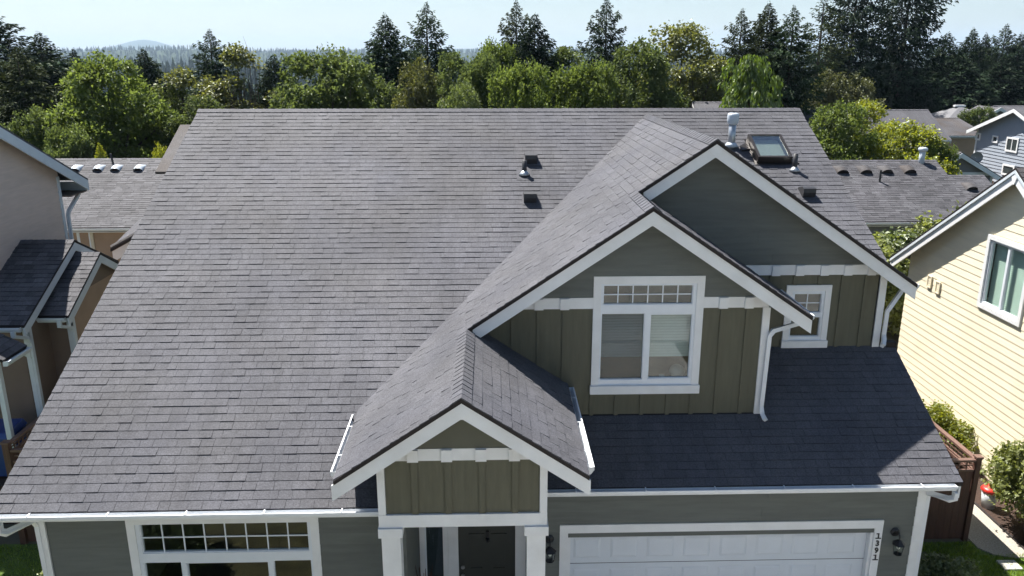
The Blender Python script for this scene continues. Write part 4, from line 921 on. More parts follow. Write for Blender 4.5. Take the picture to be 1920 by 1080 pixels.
def ridge_x_house(name_label, x0, x1, ye, ze, yr, zr, yb2, z0, wm, rm, over=.35, courses=False, gut=True, wallx=None):
    """house with its ridge along X and an eave towards the viewer"""
    hs = thing('house', ((x0+x1)/2, yr, z0), name_label, 'house'); sl = (zr-ze)/(yr-ye); h = math.hypot(1, sl)
    r = MB().prism([(x0, ye, ze), (x1, ye, ze), (x1, yr, zr), (x0, yr, zr)], (0, 0, -.06)).build('roof', DECK if courses else rm, hs); r['label'] = 'front slope'
    if courses:
        bk = roof_courses(r, (x0, ye, ze+.004), (1, 0, 0), (0, 1/h, sl/h), (0, -sl/h, 1/h), (yr-ye)*h, .15, lambda q: [(0, x1-x0, 99)], widths=(.3, .4, .5), gap=.004); flush(bk, r, rm)
    zb2 = zr-sl*(yb2-yr)
    MB().prism([(x0, yr+.01, zr), (x1, yr+.01, zr), (x1, yb2, zb2), (x0, yb2, zb2)], (0, 0, -.06)).build('roof', rm, hs)
    ridge_caps(hs, (x0, yr, zr), (x1, yr, zr), (0, -1/h, -sl/h), (0, 1/h, -sl/h), e=.2, m=rm, single=False)
    a, b = x0+over, x1-over
    MB().prism([(a, ye+over, z0), (a, yb2-over, z0), (a, yb2-over, zb2+sl*over-.07), (a, yr, zr-.07), (a, ye+over, ze+sl*over-.07)], (b-a, 0, 0)).build('wall', wm, hs)
    for x in (x0+.01, x1-.04):
        MB().prism([(x, ye+.02, ze-.065), (x, yr, zr-.065), (x, yr, zr-.26), (x, ye+.02, ze-.26)], (.03, 0, 0)).build('rake_board', WHITE, hs)
    if gut: gutter(hs, (x0+.05, ye+.04, ze-.03), (x1-.05, ye+.04, ze-.03), (0, -1, 0), straps=False, s=1.1); bx('soffit', a, b, ye+.06, ye+over, ze-.22, ze-.19, WHITE, hs)
    return hs, sl
# left, behind: tan house
HT, slT = ridge_x_house('tan house with grey roof and six domed vents behind the left roof edge', -26, -8.0, 33, 2.69, 38, 4.92, 43, -.6, TAN, SHN, courses=True)
for u in (101, 143, 185, 218, 261, 304):
    p = spot(u, 309, 37.2); eyebrow(HT, p[0], 37.2, 2.69+slT*4.2, slT, GALVW, s=1.1)
p = spot(212, 306, 37.6); MB().tube([(p[0], 37.6, 4.7), (p[0]-.05, 37.6, 5.2)], .05, 8).build('vent_pipe', PLASTIC, HT)
fT = FY(33.35); a0, a1 = spot(118, 445, 33.35)[0], spot(176, 445, 33.35)[0]
window(HT, fT, a0, a1, .9, 2.62, .12, [(a0+.2, (a0+a1)/2-.05, 1.08, 2.45, 2, 1), ((a0+a1)/2+.05, a1-.2, 1.08, 2.45, 2, 1)], sill=False, trim=mat('cream_trim', (.62, .56, .44), .6, .05), td=.06)
# its porch roof next to our roof edge
pw = thing('porch_roof', (-11.0, 24.6, 0), 'white edged porch roof end just left of the olive house roof', 'porch roof')
q0, q1 = spot(207, 466, 24), spot(262, 436, 24)
MB().prism([q0+[0, 0, .02], q1+[0, 0, .02], q1+[0, 2.2, .45], q0+[0, 2.2, .45]], (0, 0, -.05)).build('roof', SHN, pw)
MB().prism([q0+[.0, -.02, -.02], q1+[0, -.02, -.02], q1+[0, -.02, -.10], q0+[0, -.02, -.10]], (0, .03, 0)).build('drip_edge', DECK, pw)
MB().prism([q0+[.03, .02, -.10], q1+[0, .02, -.10], q1+[0, .02, -.42], q0+[.03, .02, -.42]], (0, .03, 0)).build('rake_board', WHITE, pw)
gutter(pw, q0+[.02, 0.1, .10], q1+[0, .1, .10], (0, -1, 0), straps=False)
for x in (q0[0]+.3, q1[0]-.2): bx('post', x-.06, x+.06, 25.0, 25.12, 0, q0[2]-.02, WHITE, pw)
# right, behind: grey house
HR_, slR = ridge_x_house('grey roofed house with dark eyebrow vents behind the right roof edge', 12.3, 21.1, 33, 2.75, 37.5, 4.78, 42, -.4, GREYW, SHN, courses=True)
for u in (1577, 1621, 1660, 1703):
    p = spot(u, 309, 36.7); eyebrow(HR_, p[0], 36.7, 2.75+slR*3.7, slR, SHB, s=1.4)
p = spot(1651, 327, 35.8); MB().tube([(p[0], 35.8, 3.9), (p[0], 35.8, 4.55)], .05, 8).build('vent_pipe', PLASTIC, HR_)
p = spot(1728, 300, 37.3); fl = MB().tube([(p[0], 37.3, 4.5), (p[0], 37.3, 5.25)], .13, 12).build('flue_pipe', GALVW, HR_, True); MB().tube([(p[0], 37.3, 5.2), (p[0], 37.3, 5.26), (p[0], 37.3, 5.36), (p[0], 37.3, 5.40)], [.14, .21, .21, .12], 12).build('flue_cap', GALVW, fl, True)
HR2, sl2 = ridge_x_house('lower grey wing roof with one vent beside the grey eyebrow vent house', 21.12, 22.9, 33, 2.62, 36.5, 4.2, 40, -.4, GREYW, SHN, courses=True)
p = spot(1796, 332, 35.6); eyebrow(HR2, 21.75, 35.6, 2.62+sl2*2.6, sl2, SHB, s=1.3)
# slate garage gable
HS = thing('garage', (25, 45, 0), 'slate grey garage gable with white band behind the wing roof', 'garage')
gp = spot(1798, 284, 42)
for s, xe in ((-1, gp[0]-2.3), (1, gp[0]+2.35)):
    ze = gp[2]-.56*abs(xe-gp[0])
    MB().prism([(gp[0], 41.7, gp[2]), (xe, 41.7, ze), (xe, 49, ze), (gp[0], 49, gp[2])], (0, 0, -.07)).build('roof', SHN, HS)
    MB().prism([(gp[0], 41.68, gp[2]-.06), (xe, 41.68, ze-.06), (xe, 41.68, ze-.30), (gp[0], 41.68, gp[2]-.30)], (0, -.03, 0)).build('rake_board', WHITEB, HS)
MB().prism([(gp[0]-1.95, 42, 0), (gp[0]+2.0, 42, 0), (gp[0]+2.0, 42, gp[2]-1.17), (gp[0], 42, gp[2]-.08), (gp[0]-1.95, 42, gp[2]-1.15)], (0, 6.8, 0)).build('wall', GREYW, HS)
fb('frieze_board', FY(42), gp[0]-1.95, gp[0]+2.0, .002, .05, 3.38, 3.56, WHITEB, HS); fb('corner_board', FY(42), gp[0]+1.9, gp[0]+2.02, .002, .05, 0, 3.37, WHITEB, HS)
# blue grey house at the right edge
HBL = thing('house', (36, 47, 0), 'pale blue grey house with three upper windows at the right edge', 'house')
XQ = 31.4; PQ, ZQ, SQ = 47.5, 6.54, .37; zq = lambda y: ZQ-SQ*abs(y-PQ)
wq = MB().prism([(XQ, 43.4, -.2), (XQ, 51.4, -.2), (XQ, 51.4, zq(51.4)-.08), (XQ, PQ, ZQ-.08), (XQ, 43.4, zq(43.4)-.08)], (8, 0, 0)).build('wall', BLUEW, HBL)
planks(FXm(XQ), wq, lambda z: (max(43.4, PQ-(ZQ-.1-z)/SQ), min(51.4, PQ+(ZQ-.1-z)/SQ)), 0, ZQ-.12, .2, BLUEW, tb=.035)
for s in (-1, 1):
    ye = PQ+s*4.4
    MB().prism([(XQ-.45, PQ, ZQ), (XQ-.45, ye, zq(ye)), (40, ye, zq(ye)), (40, PQ, ZQ)], (0, 0, -.06)).build('roof', SHN, HBL)
    MB().prism([(XQ-.46, PQ, ZQ-.03), (XQ-.46, ye, zq(ye)-.03), (XQ-.46, ye, zq(ye)-.24), (XQ-.46, PQ, ZQ-.24)], (.04, 0, 0)).build('rake_board', WHITE, HBL)
fb('corner_board', FXm(XQ), 51.28, 51.42, .036, .06, 0, zq(51.4)-.1, WHITE, HBL)
DGL = mat('dark_glass', (.05, .06, .06), .08, .1, spec=.8)
for (u0, u1, v0, v1, n) in ((1832, 1841, 249, 263, 1), (1863, 1874, 254, 268, 1), (1890, 1913, 258, 286, 2), (1882, 1905, 309, 330, 1)):
    def yz(u, v):
        d = RT*(u-960)/F_PX-UP*(v-540)/F_PX+FW; k = XQ/d[0]; return d[1]*k, CAM_Z+d[2]*k
    ya, za = yz(u0, v0); yb_, zb_ = yz(u1, v0); _, zc = yz((u0+u1)/2, v1)
    lo, hi = min(ya, yb_), max(ya, yb_); zt = (za+zb_)/2
    w = holes_mb(FXm(XQ), lo, hi, zc, zt, [(lo+.1, hi-.1, zc+.1, zt-.1)], .037, .08).build('window', WHITE, HBL)
    for k in range(n):
        fb('pane', FXm(XQ), lo+.1+(hi-lo-.2)*k/n+(.03 if k else 0), lo+.1+(hi-lo-.2)*(k+1)/n-(.03 if k < n-1 else 0), .036, .045, zc+.1, zt-.1, DGL, w)
    if n == 2: fb('mullion', FXm(XQ), (lo+hi)/2-.028, (lo+hi)/2+.028, .037, .075, zc+.102, zt-.102, WHITE, w)
# deck with covered table and dish in front of it
dk = thing('deck', (30, 48.5, 0), 'small wooden deck beside the pale blue grey house', 'deck')
bx('deck_floor', 29.0, 31.2, 46.2, 50.8, 1.55, 1.70, TAN, dk)
for x, y in ((29.1, 46.3), (31.1, 46.3), (29.1, 50.7), (31.1, 50.7)): bx('post', x-.07, x+.07, y-.07, y+.07, 0, 1.55, FENCE, dk)
tb = thing('covered_table', (30.1, 48.6, 1.7), 'patio table under a brown cover on the deck', 'table')
bevel(MB().box(29.5, 30.7, 47.8, 49.6, 2.02, 2.22).build('cover', BEID, tb), .06); 
for x in (29.62, 30.58):
    for y in (47.95, 49.45): bx('leg', x-.05, x+.05, y-.05, y+.05, 1.7, 2.02, BEID, tb)
ds = thing('satellite_dish', (26.7, 42.6, 0), 'grey satellite dish above the slate garage roof', 'satellite dish')
dc = spot(1828, 295, 45.5)
MB().tube([dc+[0, .02, -1.6], dc+[0, .02, 0]], .03, 8).build('mast', GALV, ds)
mb = MB(); n = 16
rows = [[dc+np.array([r*math.cos(2*math.pi*k/n)*.9, -.05-.12*(r/.42)**2, r*.75*math.sin(2*math.pi*k/n)]) for k in range(n)] for r in (.02, .2, .34, .42)]
for r in rows: mb.v += [tuple(p) for p in r]
for i in range(3):
    for k in range(n): mb.f.append([i*n+k, i*n+(k+1) % n, (i+1)*n+(k+1) % n, (i+1)*n+k])
mb.build('dish', mat('dish_grey', (.2, .21, .22), .5, .1), ds, True)
# far roofs
ridge_x_house('long grey roof beyond the yellow green maples', 18, 33.6, 58, 3.66, 61.8, 5.57, 66, -.8, GREYW, SHN)
p0_ = spot(1762, 254, 62); p1_ = spot(1826, 254, 62)
ridge_x_house('house with brown roof and tan wall right of the long grey roof', p0_[0], p1_[0]+1.2, 62, p0_[2], 66.5, spot(1800, 221, 66.5)[2], 71, -1, TAN, SHB)
# hip roof
def hip_house(lb, pk, hw, drop, rm, wm, z0):
    hs = thing('house', (pk[0], pk[1], z0), lb, 'house'); pk = np.array(pk); c = [pk+np.array([sx*hw, sy*hw, -drop]) for sx, sy in ((-1, -1), (1, -1), (1, 1), (-1, 1))]
    for k in range(4): MB().prism([pk, c[k], c[(k+1) % 4]], (0, 0, -.06)).build('roof', rm, hs)
    bx('wall', pk[0]-hw+.5, pk[0]+hw-.5, pk[1]-hw+.5, pk[1]+hw-.5, z0, pk[2]-drop-.02, wm, hs)
    return hs
hh = hip_house('pale grey hip roof behind the brown roof', spot(1800, 199, 76), 4.6, 2.1, mat('pale_shingle', (.14, .14, .15), .7, .1), TAN, -1.5)
q = spot(1800, 199, 76); bx('ridge_vent', q[0]-.5, q[0]+.5, 75.9, 76.3, q[2]-.05, q[2]+.10, WHITE, hh)
hip_house('low grey hip roof behind the tan house on the left', spot(254, 276, 47), 3.4, 1.55, SHN, BEID, -.5)
hip_house('small grey roof peak behind the left domed vents', spot(208, 290, 45), 2.2, .9, SHN, BEID, -.5)
ridge_x_house('grey roof peeking above the ridge left of the flue', spot(1298, 192, 50)[0], spot(1298, 192, 50)[0]+5, 48, 5.9, 50, spot(1300, 191, 50)[2], 52, -.5, BEID, SHN, gut=False)
ridge_x_house('grey roof with white gable in front of the far right conifers', 47.5, 60, 72, 3.7, 76, spot(1890, 198, 76)[2], 80, -2, WHITEB, SHN)
gx = spot(1871, 201, 71)
gb = thing('house', (gx[0], 72, -1), 'small white trimmed gable beside the pale blue grey house roof', 'house')
for s in (-1, 1):
    MB().prism([(gx[0], 70.6, gx[2]), (gx[0]+s*1.7, 70.6, gx[2]-.95), (gx[0]+s*1.7, 74, gx[2]-.95), (gx[0], 74, gx[2])], (0, 0, -.06)).build('roof', SHN, gb)
    MB().prism([(gx[0], 70.58, gx[2]-.0), (gx[0]+s*1.7, 70.58, gx[2]-.95), (gx[0]+s*1.7, 70.58, gx[2]-1.22), (gx[0], 70.58, gx[2]-.27)], (0, -.05, 0)).build('rake_board', WHITE, gb)
MB().prism([(gx[0]-1.4, 71, -1), (gx[0]+1.4, 71, -1), (gx[0]+1.4, 71, gx[2]-.85), (gx[0], 71, gx[2]-.07), (gx[0]-1.4, 71, gx[2]-.85)], (0, 2.8, 0)).build('wall', GREYW, gb)
# street lamp
lp = thing('street_lamp', (spot(1672, 250, 50)[0], 50, 0), 'white curved street lamp above the maples in front of the long grey roof', 'street lamp')
a, b, c = spot(1672, 262, 50), spot(1690, 233, 50), spot(1700, 230, 50)
MB().tube([(a[0], 50, 0), a, (a+b)/2+[-.1, 0, .12], b, c], [.09, .06, .05, .045, .04], 8).build('pole', GALVW, lp, True)
e = spot(1712, 230, 50); MB().tube([c, (c+e)/2+[0, 0, .03], e], [.05, .16, .06], 10).build('lamp_head', GALVW, lp, True)
# small garden things
bk_ = thing('bucket', (10.86, 15.25, .02), 'white bucket with a red rim beside the right shrub', 'bucket')
MB().tube([(10.86, 15.25, .02), (10.86, 15.25, .40)], [.13, .17], 18).build('body', mat('grey_white_plastic', (.55, .58, .6), .4, .05), bk_, True)
MB().tube([(10.86, 15.25, .40), (10.86, 15.25, .44), (10.86, 15.25, .50)], [.18, .20, .15], 18).build('rim', mat('red_plastic', (.55, .03, .02), .4, .05), bk_, True)
pf = MB(); pf.sphere((7.55, 12.75, .42), .16, 12, 8, .8); pf.sphere((7.62, 12.62, .33), .13, 10, 6, .9)
tag(pf.build('garden_ball', mat('purple_flower', (.11, .07, .26), .8, .3, 30), None, True), 'purple ball shaped flower cluster behind the garage corner bush', 'flowers')
# ================================================================ vegetation
def unit(v): return v/(np.linalg.norm(v, axis=-1, keepdims=True)+1e-9)
def leaves(C, D, size, width, droop=0., tilt=.55):
    """one folded diamond for each leaf: C base points, D pointing directions"""
    n = len(C); D = unit(D); r = unit(np.cross(D, np.array([0, 0, 1.])+RNG.normal(0, tilt, (n, 3)))); up = np.cross(r, D)
    s = size[:, None]; w = width[:, None]
    tip = C+D*s; tip[:, 2] -= droop*size
    a, b = C+D*s*.45+r*w+up*w*.35, C+D*s*.45-r*w+up*w*.35
    V = np.stack([C, a, tip, b], 1).reshape(-1, 3); return V, np.arange(4*n).reshape(-1, 4)
def branch_mb(paths):
    mb = MB()
    for p, r in paths: mb.tube(p, r, 6, cap=False)
    return mb
class Tree:
    def __init__(s, crown, trunk, h): s.crown, s.trunk, s.h = crown, trunk, h
def deciduous(seed, h, rx, nl=16, leaf=.2, n=15000, base=.18, shape=1., gap=.0, lobe=(.26, .42), twigs=0, flat=.85):
    rng = np.random.default_rng(seed); global RNG; RNG = rng
    zc, rz = h*(1+base)/2, h*(1-base)/2; lob = []
    k = 0
    while len(lob) < nl and k < 6000:
        k += 1
        d = unit(rng.normal(size=3)); q = rng.uniform(.45, .80)
        zz = d[2]*rz*q; taper = (1-max(0, (zz/rz))**2*.5*shape)
        c = np.array([d[0]*rx*q*taper, d[1]*rx*q*taper, zc+zz]); r = rng.uniform(*lobe)*rx
        if all(np.linalg.norm(c-l[0]) > .62*(r+l[1])*.8 for l in lob): lob.append((c, r))
    lob.append((np.array([rng.normal(0, .1)*rx, 0, zc+rz*.74]), rx*.30)); lob.append((np.array([0, 0, zc]), rx*.45))
    wts = np.array([l[1]**2 for l in lob]); cnt = (wts/wts.sum()*n).astype(int); Cs, Ds, T = [], [], []
    for (c, r), m in zip(lob, cnt):
        # sprays: leaves gather on short twigs on the upper shell of each lobe
        ns = max(8, m//16); sd = unit(rng.normal(size=(ns, 3))); sd[:, 2] = np.where(sd[:, 2] < -.35, -sd[:, 2], sd[:, 2]); sd = unit(sd)
        bump = 1+.16*np.sin(sd[:, 0]*5+c[0])+.14*np.sin(sd[:, 1]*6+c[1])
        sp = c+sd*r*(rng.uniform(.80, 1.08, ns)*bump)[:, None]*np.array([1, 1, flat]); tt = rng.normal(0, .5, ns)
        ix = rng.integers(0, ns, m); p = sp[ix]+rng.normal(0, leaf*.75, (m, 3)); Cs.append(p)
        Ds.append(sd[ix]*.7+rng.normal(0, .65, (m, 3))+np.array([0, 0, -.25])); T.append(tt[ix]+rng.normal(0, .4, m))
    C, D, T = np.concatenate(Cs), np.concatenate(Ds), np.concatenate(T)
    if gap: keep = rng.random(len(C)) > gap; C, D, T = C[keep], D[keep], T[keep]
    s = rng.uniform(.7, 1.3, len(C))*leaf; V, Fq = leaves(C, D, s, s*.38, .1)
    me = mesh_np('crown', V, Fq, None, tint=np.clip(T, -1.6, 1.8))
    paths = [([(0, 0, -1.5), (0, 0, h*base), (rng.normal(0, .1), rng.normal(0, .1), h*.55), (0, 0, h*.8)], [h*.022, h*.017, h*.010, h*.004])]
    for c, r in lob[:16]:
        z0 = h*rng.uniform(base*.8, .5); paths.append(([(0, 0, z0), c*[.5, .5, 0]+[0, 0, (z0+c[2])/2+.1], c], [h*.009, h*.006, h*.002]))
    for _ in range(twigs):
        a = rng.uniform(0, 6.28); q = rng.uniform(.1, .9)*rx; b0 = np.array([math.cos(a)*q*.6, math.sin(a)*q*.6, h*rng.uniform(.35, .65)])
        e = b0+np.array([rng.normal(0, .35), rng.normal(0, .35), h*rng.uniform(.15, .38)]); paths.append(([b0, (b0+e)/2+rng.normal(0, .08, 3), e], [.022, .013, .005]))
    b = branch_mb(paths); mt = mesh_np('trunk', np.array(b.v), b.f, BARK)
    return Tree(me, mt, h)
def conifer(seed, h, rb, levels=46, per=7, dens=1., droop=.22, power=.85, base=.10, jag=.3, leaf=.25, gaps=.0, upturn=.0):
    rng = np.random.default_rng(seed); global RNG; RNG = rng; Cs, Ds, Ss, T = [], [], [], []; paths = [([(0, 0, -1.5), (0, 0, h*.5), (0, 0, h*.97)], [h*.011, h*.007, h*.0015])]
    nb = levels*per
    for i in range(nb):
        f = (i+rng.random())/nb; z = h*(base+(1-base)*f)
        if rng.random() < gaps: continue
        g = 1-f; env = rb*(g/.3*.72 if g < .3 else .72+.28*((g-.3)/.7)**power)*min(1, .6+f*2.6)+.07
        a = i*2.39996+rng.normal(0, .35); L = env*(1-jag*rng.random()**1.5)*(1.18 if rng.random() < .12 else 1)
        n = max(5, int(L/leaf*7.5*dens)); t = rng.uniform(.05, 1, n)**.75
        dirh = np.array([math.cos(a), math.sin(a), 0]); pv_ = np.array([-math.sin(a), math.cos(a), 0])
        slope = upturn*f-droop*(1-f*.8)+.75*max(0, f-.72)/.28
        zz = slope*L*t-droop*.5*L*t*t*(1-f)+.16*L*t**3
        wid = L*.30*(1-t*.72)+.06; off = rng.uniform(-1, 1, n)
        p = np.array([0, 0, z])+dirh*(L*t)[:, None]+pv_*(off*wid)[:, None]; p[:, 2] += zz-np.abs(rng.normal(0, .13+.09*L, n))*(1-.6*f)
        d = dirh*.75+pv_*np.sign(off)[:, None]*.5+rng.normal(0, .35, (n, 3)); d[:, 2] -= .45*(1-f)+.05
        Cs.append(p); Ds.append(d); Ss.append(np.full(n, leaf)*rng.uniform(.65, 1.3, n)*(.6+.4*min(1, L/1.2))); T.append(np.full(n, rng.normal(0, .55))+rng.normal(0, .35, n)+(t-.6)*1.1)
        if i % 3 == 0 and L > .9: paths.append(([(0, 0, z), tuple(np.array([0, 0, z])+dirh*L*.5+[0, 0, slope*L*.5])], [.028, .01]))
    # leader
    n = 60; zt = h*(.93+.08*rng.random(n)); C0 = np.stack([rng.normal(0, .05, n), rng.normal(0, .05, n), zt], -1); Cs.append(C0); Ds.append(rng.normal(0, .6, (n, 3))+[0, 0, .5]); Ss.append(np.full(n, leaf*.6)); T.append(rng.normal(0, .4, n))
    C, D, s, T = map(np.concatenate, (Cs, Ds, Ss, T)); V, Fq = leaves(C, D, s, s*.24, .25)
    me = mesh_np('crown', V, Fq, None, tint=np.clip(T, -1.6, 1.8)); b = branch_mb(paths)
    return Tree(me, mesh_np('trunk', np.array(b.v), b.f, BARK), h)
def weeping(seed, h, rx):
    rng = np.random.default_rng(seed); global RNG; RNG = rng; Cs, Ds, T = [], [], []
    for i in range(210):
        a = rng.uniform(0, 6.28); f = rng.random()**.7; r = rx*rng.uniform(.15, 1)*(1-.55*f); z = h*(.32+.66*f)-r*.25
        L = rng.uniform(.8, 2.4)*h/8; n = 46; t = rng.random(n)
        p = np.stack([np.cos(a)*(r+.35*t)+rng.normal(0, .10, n), np.sin(a)*(r+.35*t)+rng.normal(0, .10, n), z-L*t+.25*np.sin(t*3)], -1)
        Cs.append(p); Ds.append(np.stack([rng.normal(0, .4, n)+np.cos(a)*.3, rng.normal(0, .4, n)+np.sin(a)*.3, np.full(n, -1.)], -1)); T.append(np.full(n, rng.normal(0, .4))+rng.normal(0, .4, n)+.5*f)
    C, D, T = map(np.concatenate, (Cs, Ds, T)); s = rng.uniform(.16, .34, len(C)); V, Fq = leaves(C, D, s, s*.2)
    b = branch_mb([([(0, 0, -1), (.05, 0, h*.5), (0, 0, h*.92)], [.2, .13, .03])])
    return Tree(mesh_np('crown', V, Fq, None, tint=np.clip(T, -1.6, 1.8)), mesh_np('trunk', np.array(b.v), b.f, BARK), h)

L_MAPLE = leaf_mat('maple_leaves', (.074, .108, .022), .42, .34, (.21, .275, .045), .03)
L_GREEN = leaf_mat('green_leaves', (.056, .084, .024), .38, .34, (.155, .20, .045), .03)
L_OLIVE = leaf_mat('olive_leaves', (.085, .090, .034), .34, .38, (.15, .16, .03), .05)
L_YEL = leaf_mat('yellow_green_leaves', (.13, .16, .018), .48, .30, (.36, .38, .02), .05)
L_FIR = leaf_mat('fir_needles', (.026, .046, .021), .15, .40, (.035, .055, .02), .015)
L_FIRD = leaf_mat('dark_fir_needles', (.017, .032, .017), .12, .40, (.02, .035, .016), .015)
L_FIRG = leaf_mat('olive_fir_needles', (.036, .048, .022), .18, .38, (.06, .075, .02), .015)
L_WIL = leaf_mat('willow_leaves', (.075, .12, .014), .42, .30, (.18, .27, .02))
L_PALE = leaf_mat('pale_shrub_leaves', (.105, .135, .050), .36, .34, (.22, .28, .05))
L_SHRUB = leaf_mat('sunlit_shrub_leaves', (.17, .19, .065), .40, .38, (.34, .38, .07), .05)
L_DRY = leaf_mat('sparse_leaves', (.085, .095, .030), .42, .35, (.20, .21, .03))
PROTO = {
 'maple': deciduous(11, 9, 4.1, 28, .19, 36000, .10, .6, lobe=(.22, .36)), 'round': deciduous(12, 8, 3.3, 22, .18, 32000, .06, .5, lobe=(.26, .42)),
 'oval': deciduous(13, 10, 3.0, 28, .18, 32000, .06, 1.0, lobe=(.24, .38)), 'light': deciduous(14, 11, 3.3, 34, .18, 15000, .12, 1.0, gap=.05, lobe=(.14, .26), twigs=26),
 'twiggy': deciduous(15, 10, 2.6, 16, .18, 7000, .05, .8, lobe=(.16, .28), twigs=80), 'olive': deciduous(16, 7, 3.2, 34, .15, 24000, .03, .3, lobe=(.16, .28)),
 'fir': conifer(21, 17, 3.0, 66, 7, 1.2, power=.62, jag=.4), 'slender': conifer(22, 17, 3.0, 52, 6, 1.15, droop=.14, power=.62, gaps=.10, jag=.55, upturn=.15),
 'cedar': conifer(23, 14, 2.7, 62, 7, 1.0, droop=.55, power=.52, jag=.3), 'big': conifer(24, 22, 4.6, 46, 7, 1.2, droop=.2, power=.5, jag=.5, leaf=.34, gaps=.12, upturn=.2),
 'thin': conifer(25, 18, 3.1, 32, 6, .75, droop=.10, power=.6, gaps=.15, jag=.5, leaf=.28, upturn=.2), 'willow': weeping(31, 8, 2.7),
 'shrub': deciduous(41, 2.0, 1.0, 18, .085, 15000, .02, .2, lobe=(.26, .40)), 'bush': deciduous(42, 1.2, .9, 14, .07, 9000, .02, .2, lobe=(.26, .40)),
}
def tree(kind, name, loc, h, leafm, label, cat='tree', wscale=1., rot=None, group=None, cmat=None):
    P = PROTO[kind]; s = h/P.h
    root = bpy.data.objects.new(name, None); COL.objects.link(root); root.location = loc; root.rotation_euler = (0, 0, random.uniform(0, 6.28) if rot is None else rot); root.scale = (s*wscale, s*wscale, s)
    tag(root, label, cat, group)
    for nm, me in (('crown', P.crown), ('trunk', P.trunk)):
        o = bpy.data.objects.new(nm, me); COL.objects.link(o); o.parent = root
        if nm == 'crown':
            if not me.materials: me.materials.append(leafm)
            o.material_slots[0].link = 'OBJECT'; o.material_slots[0].material = leafm
    return root
def back_tree(kind, u, vtop, D, wpx, leafm, label, name=None):
    """tree at depth D whose tip shows at photo row vtop and whose crown is about wpx wide"""
    t = spot(u, vtop, D); z0 = float(ground_z(t[0], D))-.3; h = t[2]-z0; P = PROTO[kind]
    V = np.empty(len(P.crown.vertices)*3, dtype=np.float32); P.crown.vertices.foreach_get('co', V); V = V.reshape(-1, 3)
    w0 = 2*np.percentile(np.abs(V[:, 0]), 97)*h/P.h; wm = wpx*D/F_PX*1.03*{'fir': 1.2, 'slender': 1.25, 'thin': 1.3, 'cedar': 1.1, 'big': 1.0}.get(kind, 1.08)
    nm = name or {'fir': 'fir_tree', 'slender': 'fir_tree', 'cedar': 'cedar_tree', 'big': 'fir_tree', 'thin': 'fir_tree', 'willow': 'weeping_tree'}.get(kind, 'leafy_tree')
    return tree(kind, nm, (t[0], D, z0), h, leafm, label, wscale=wm/w0)
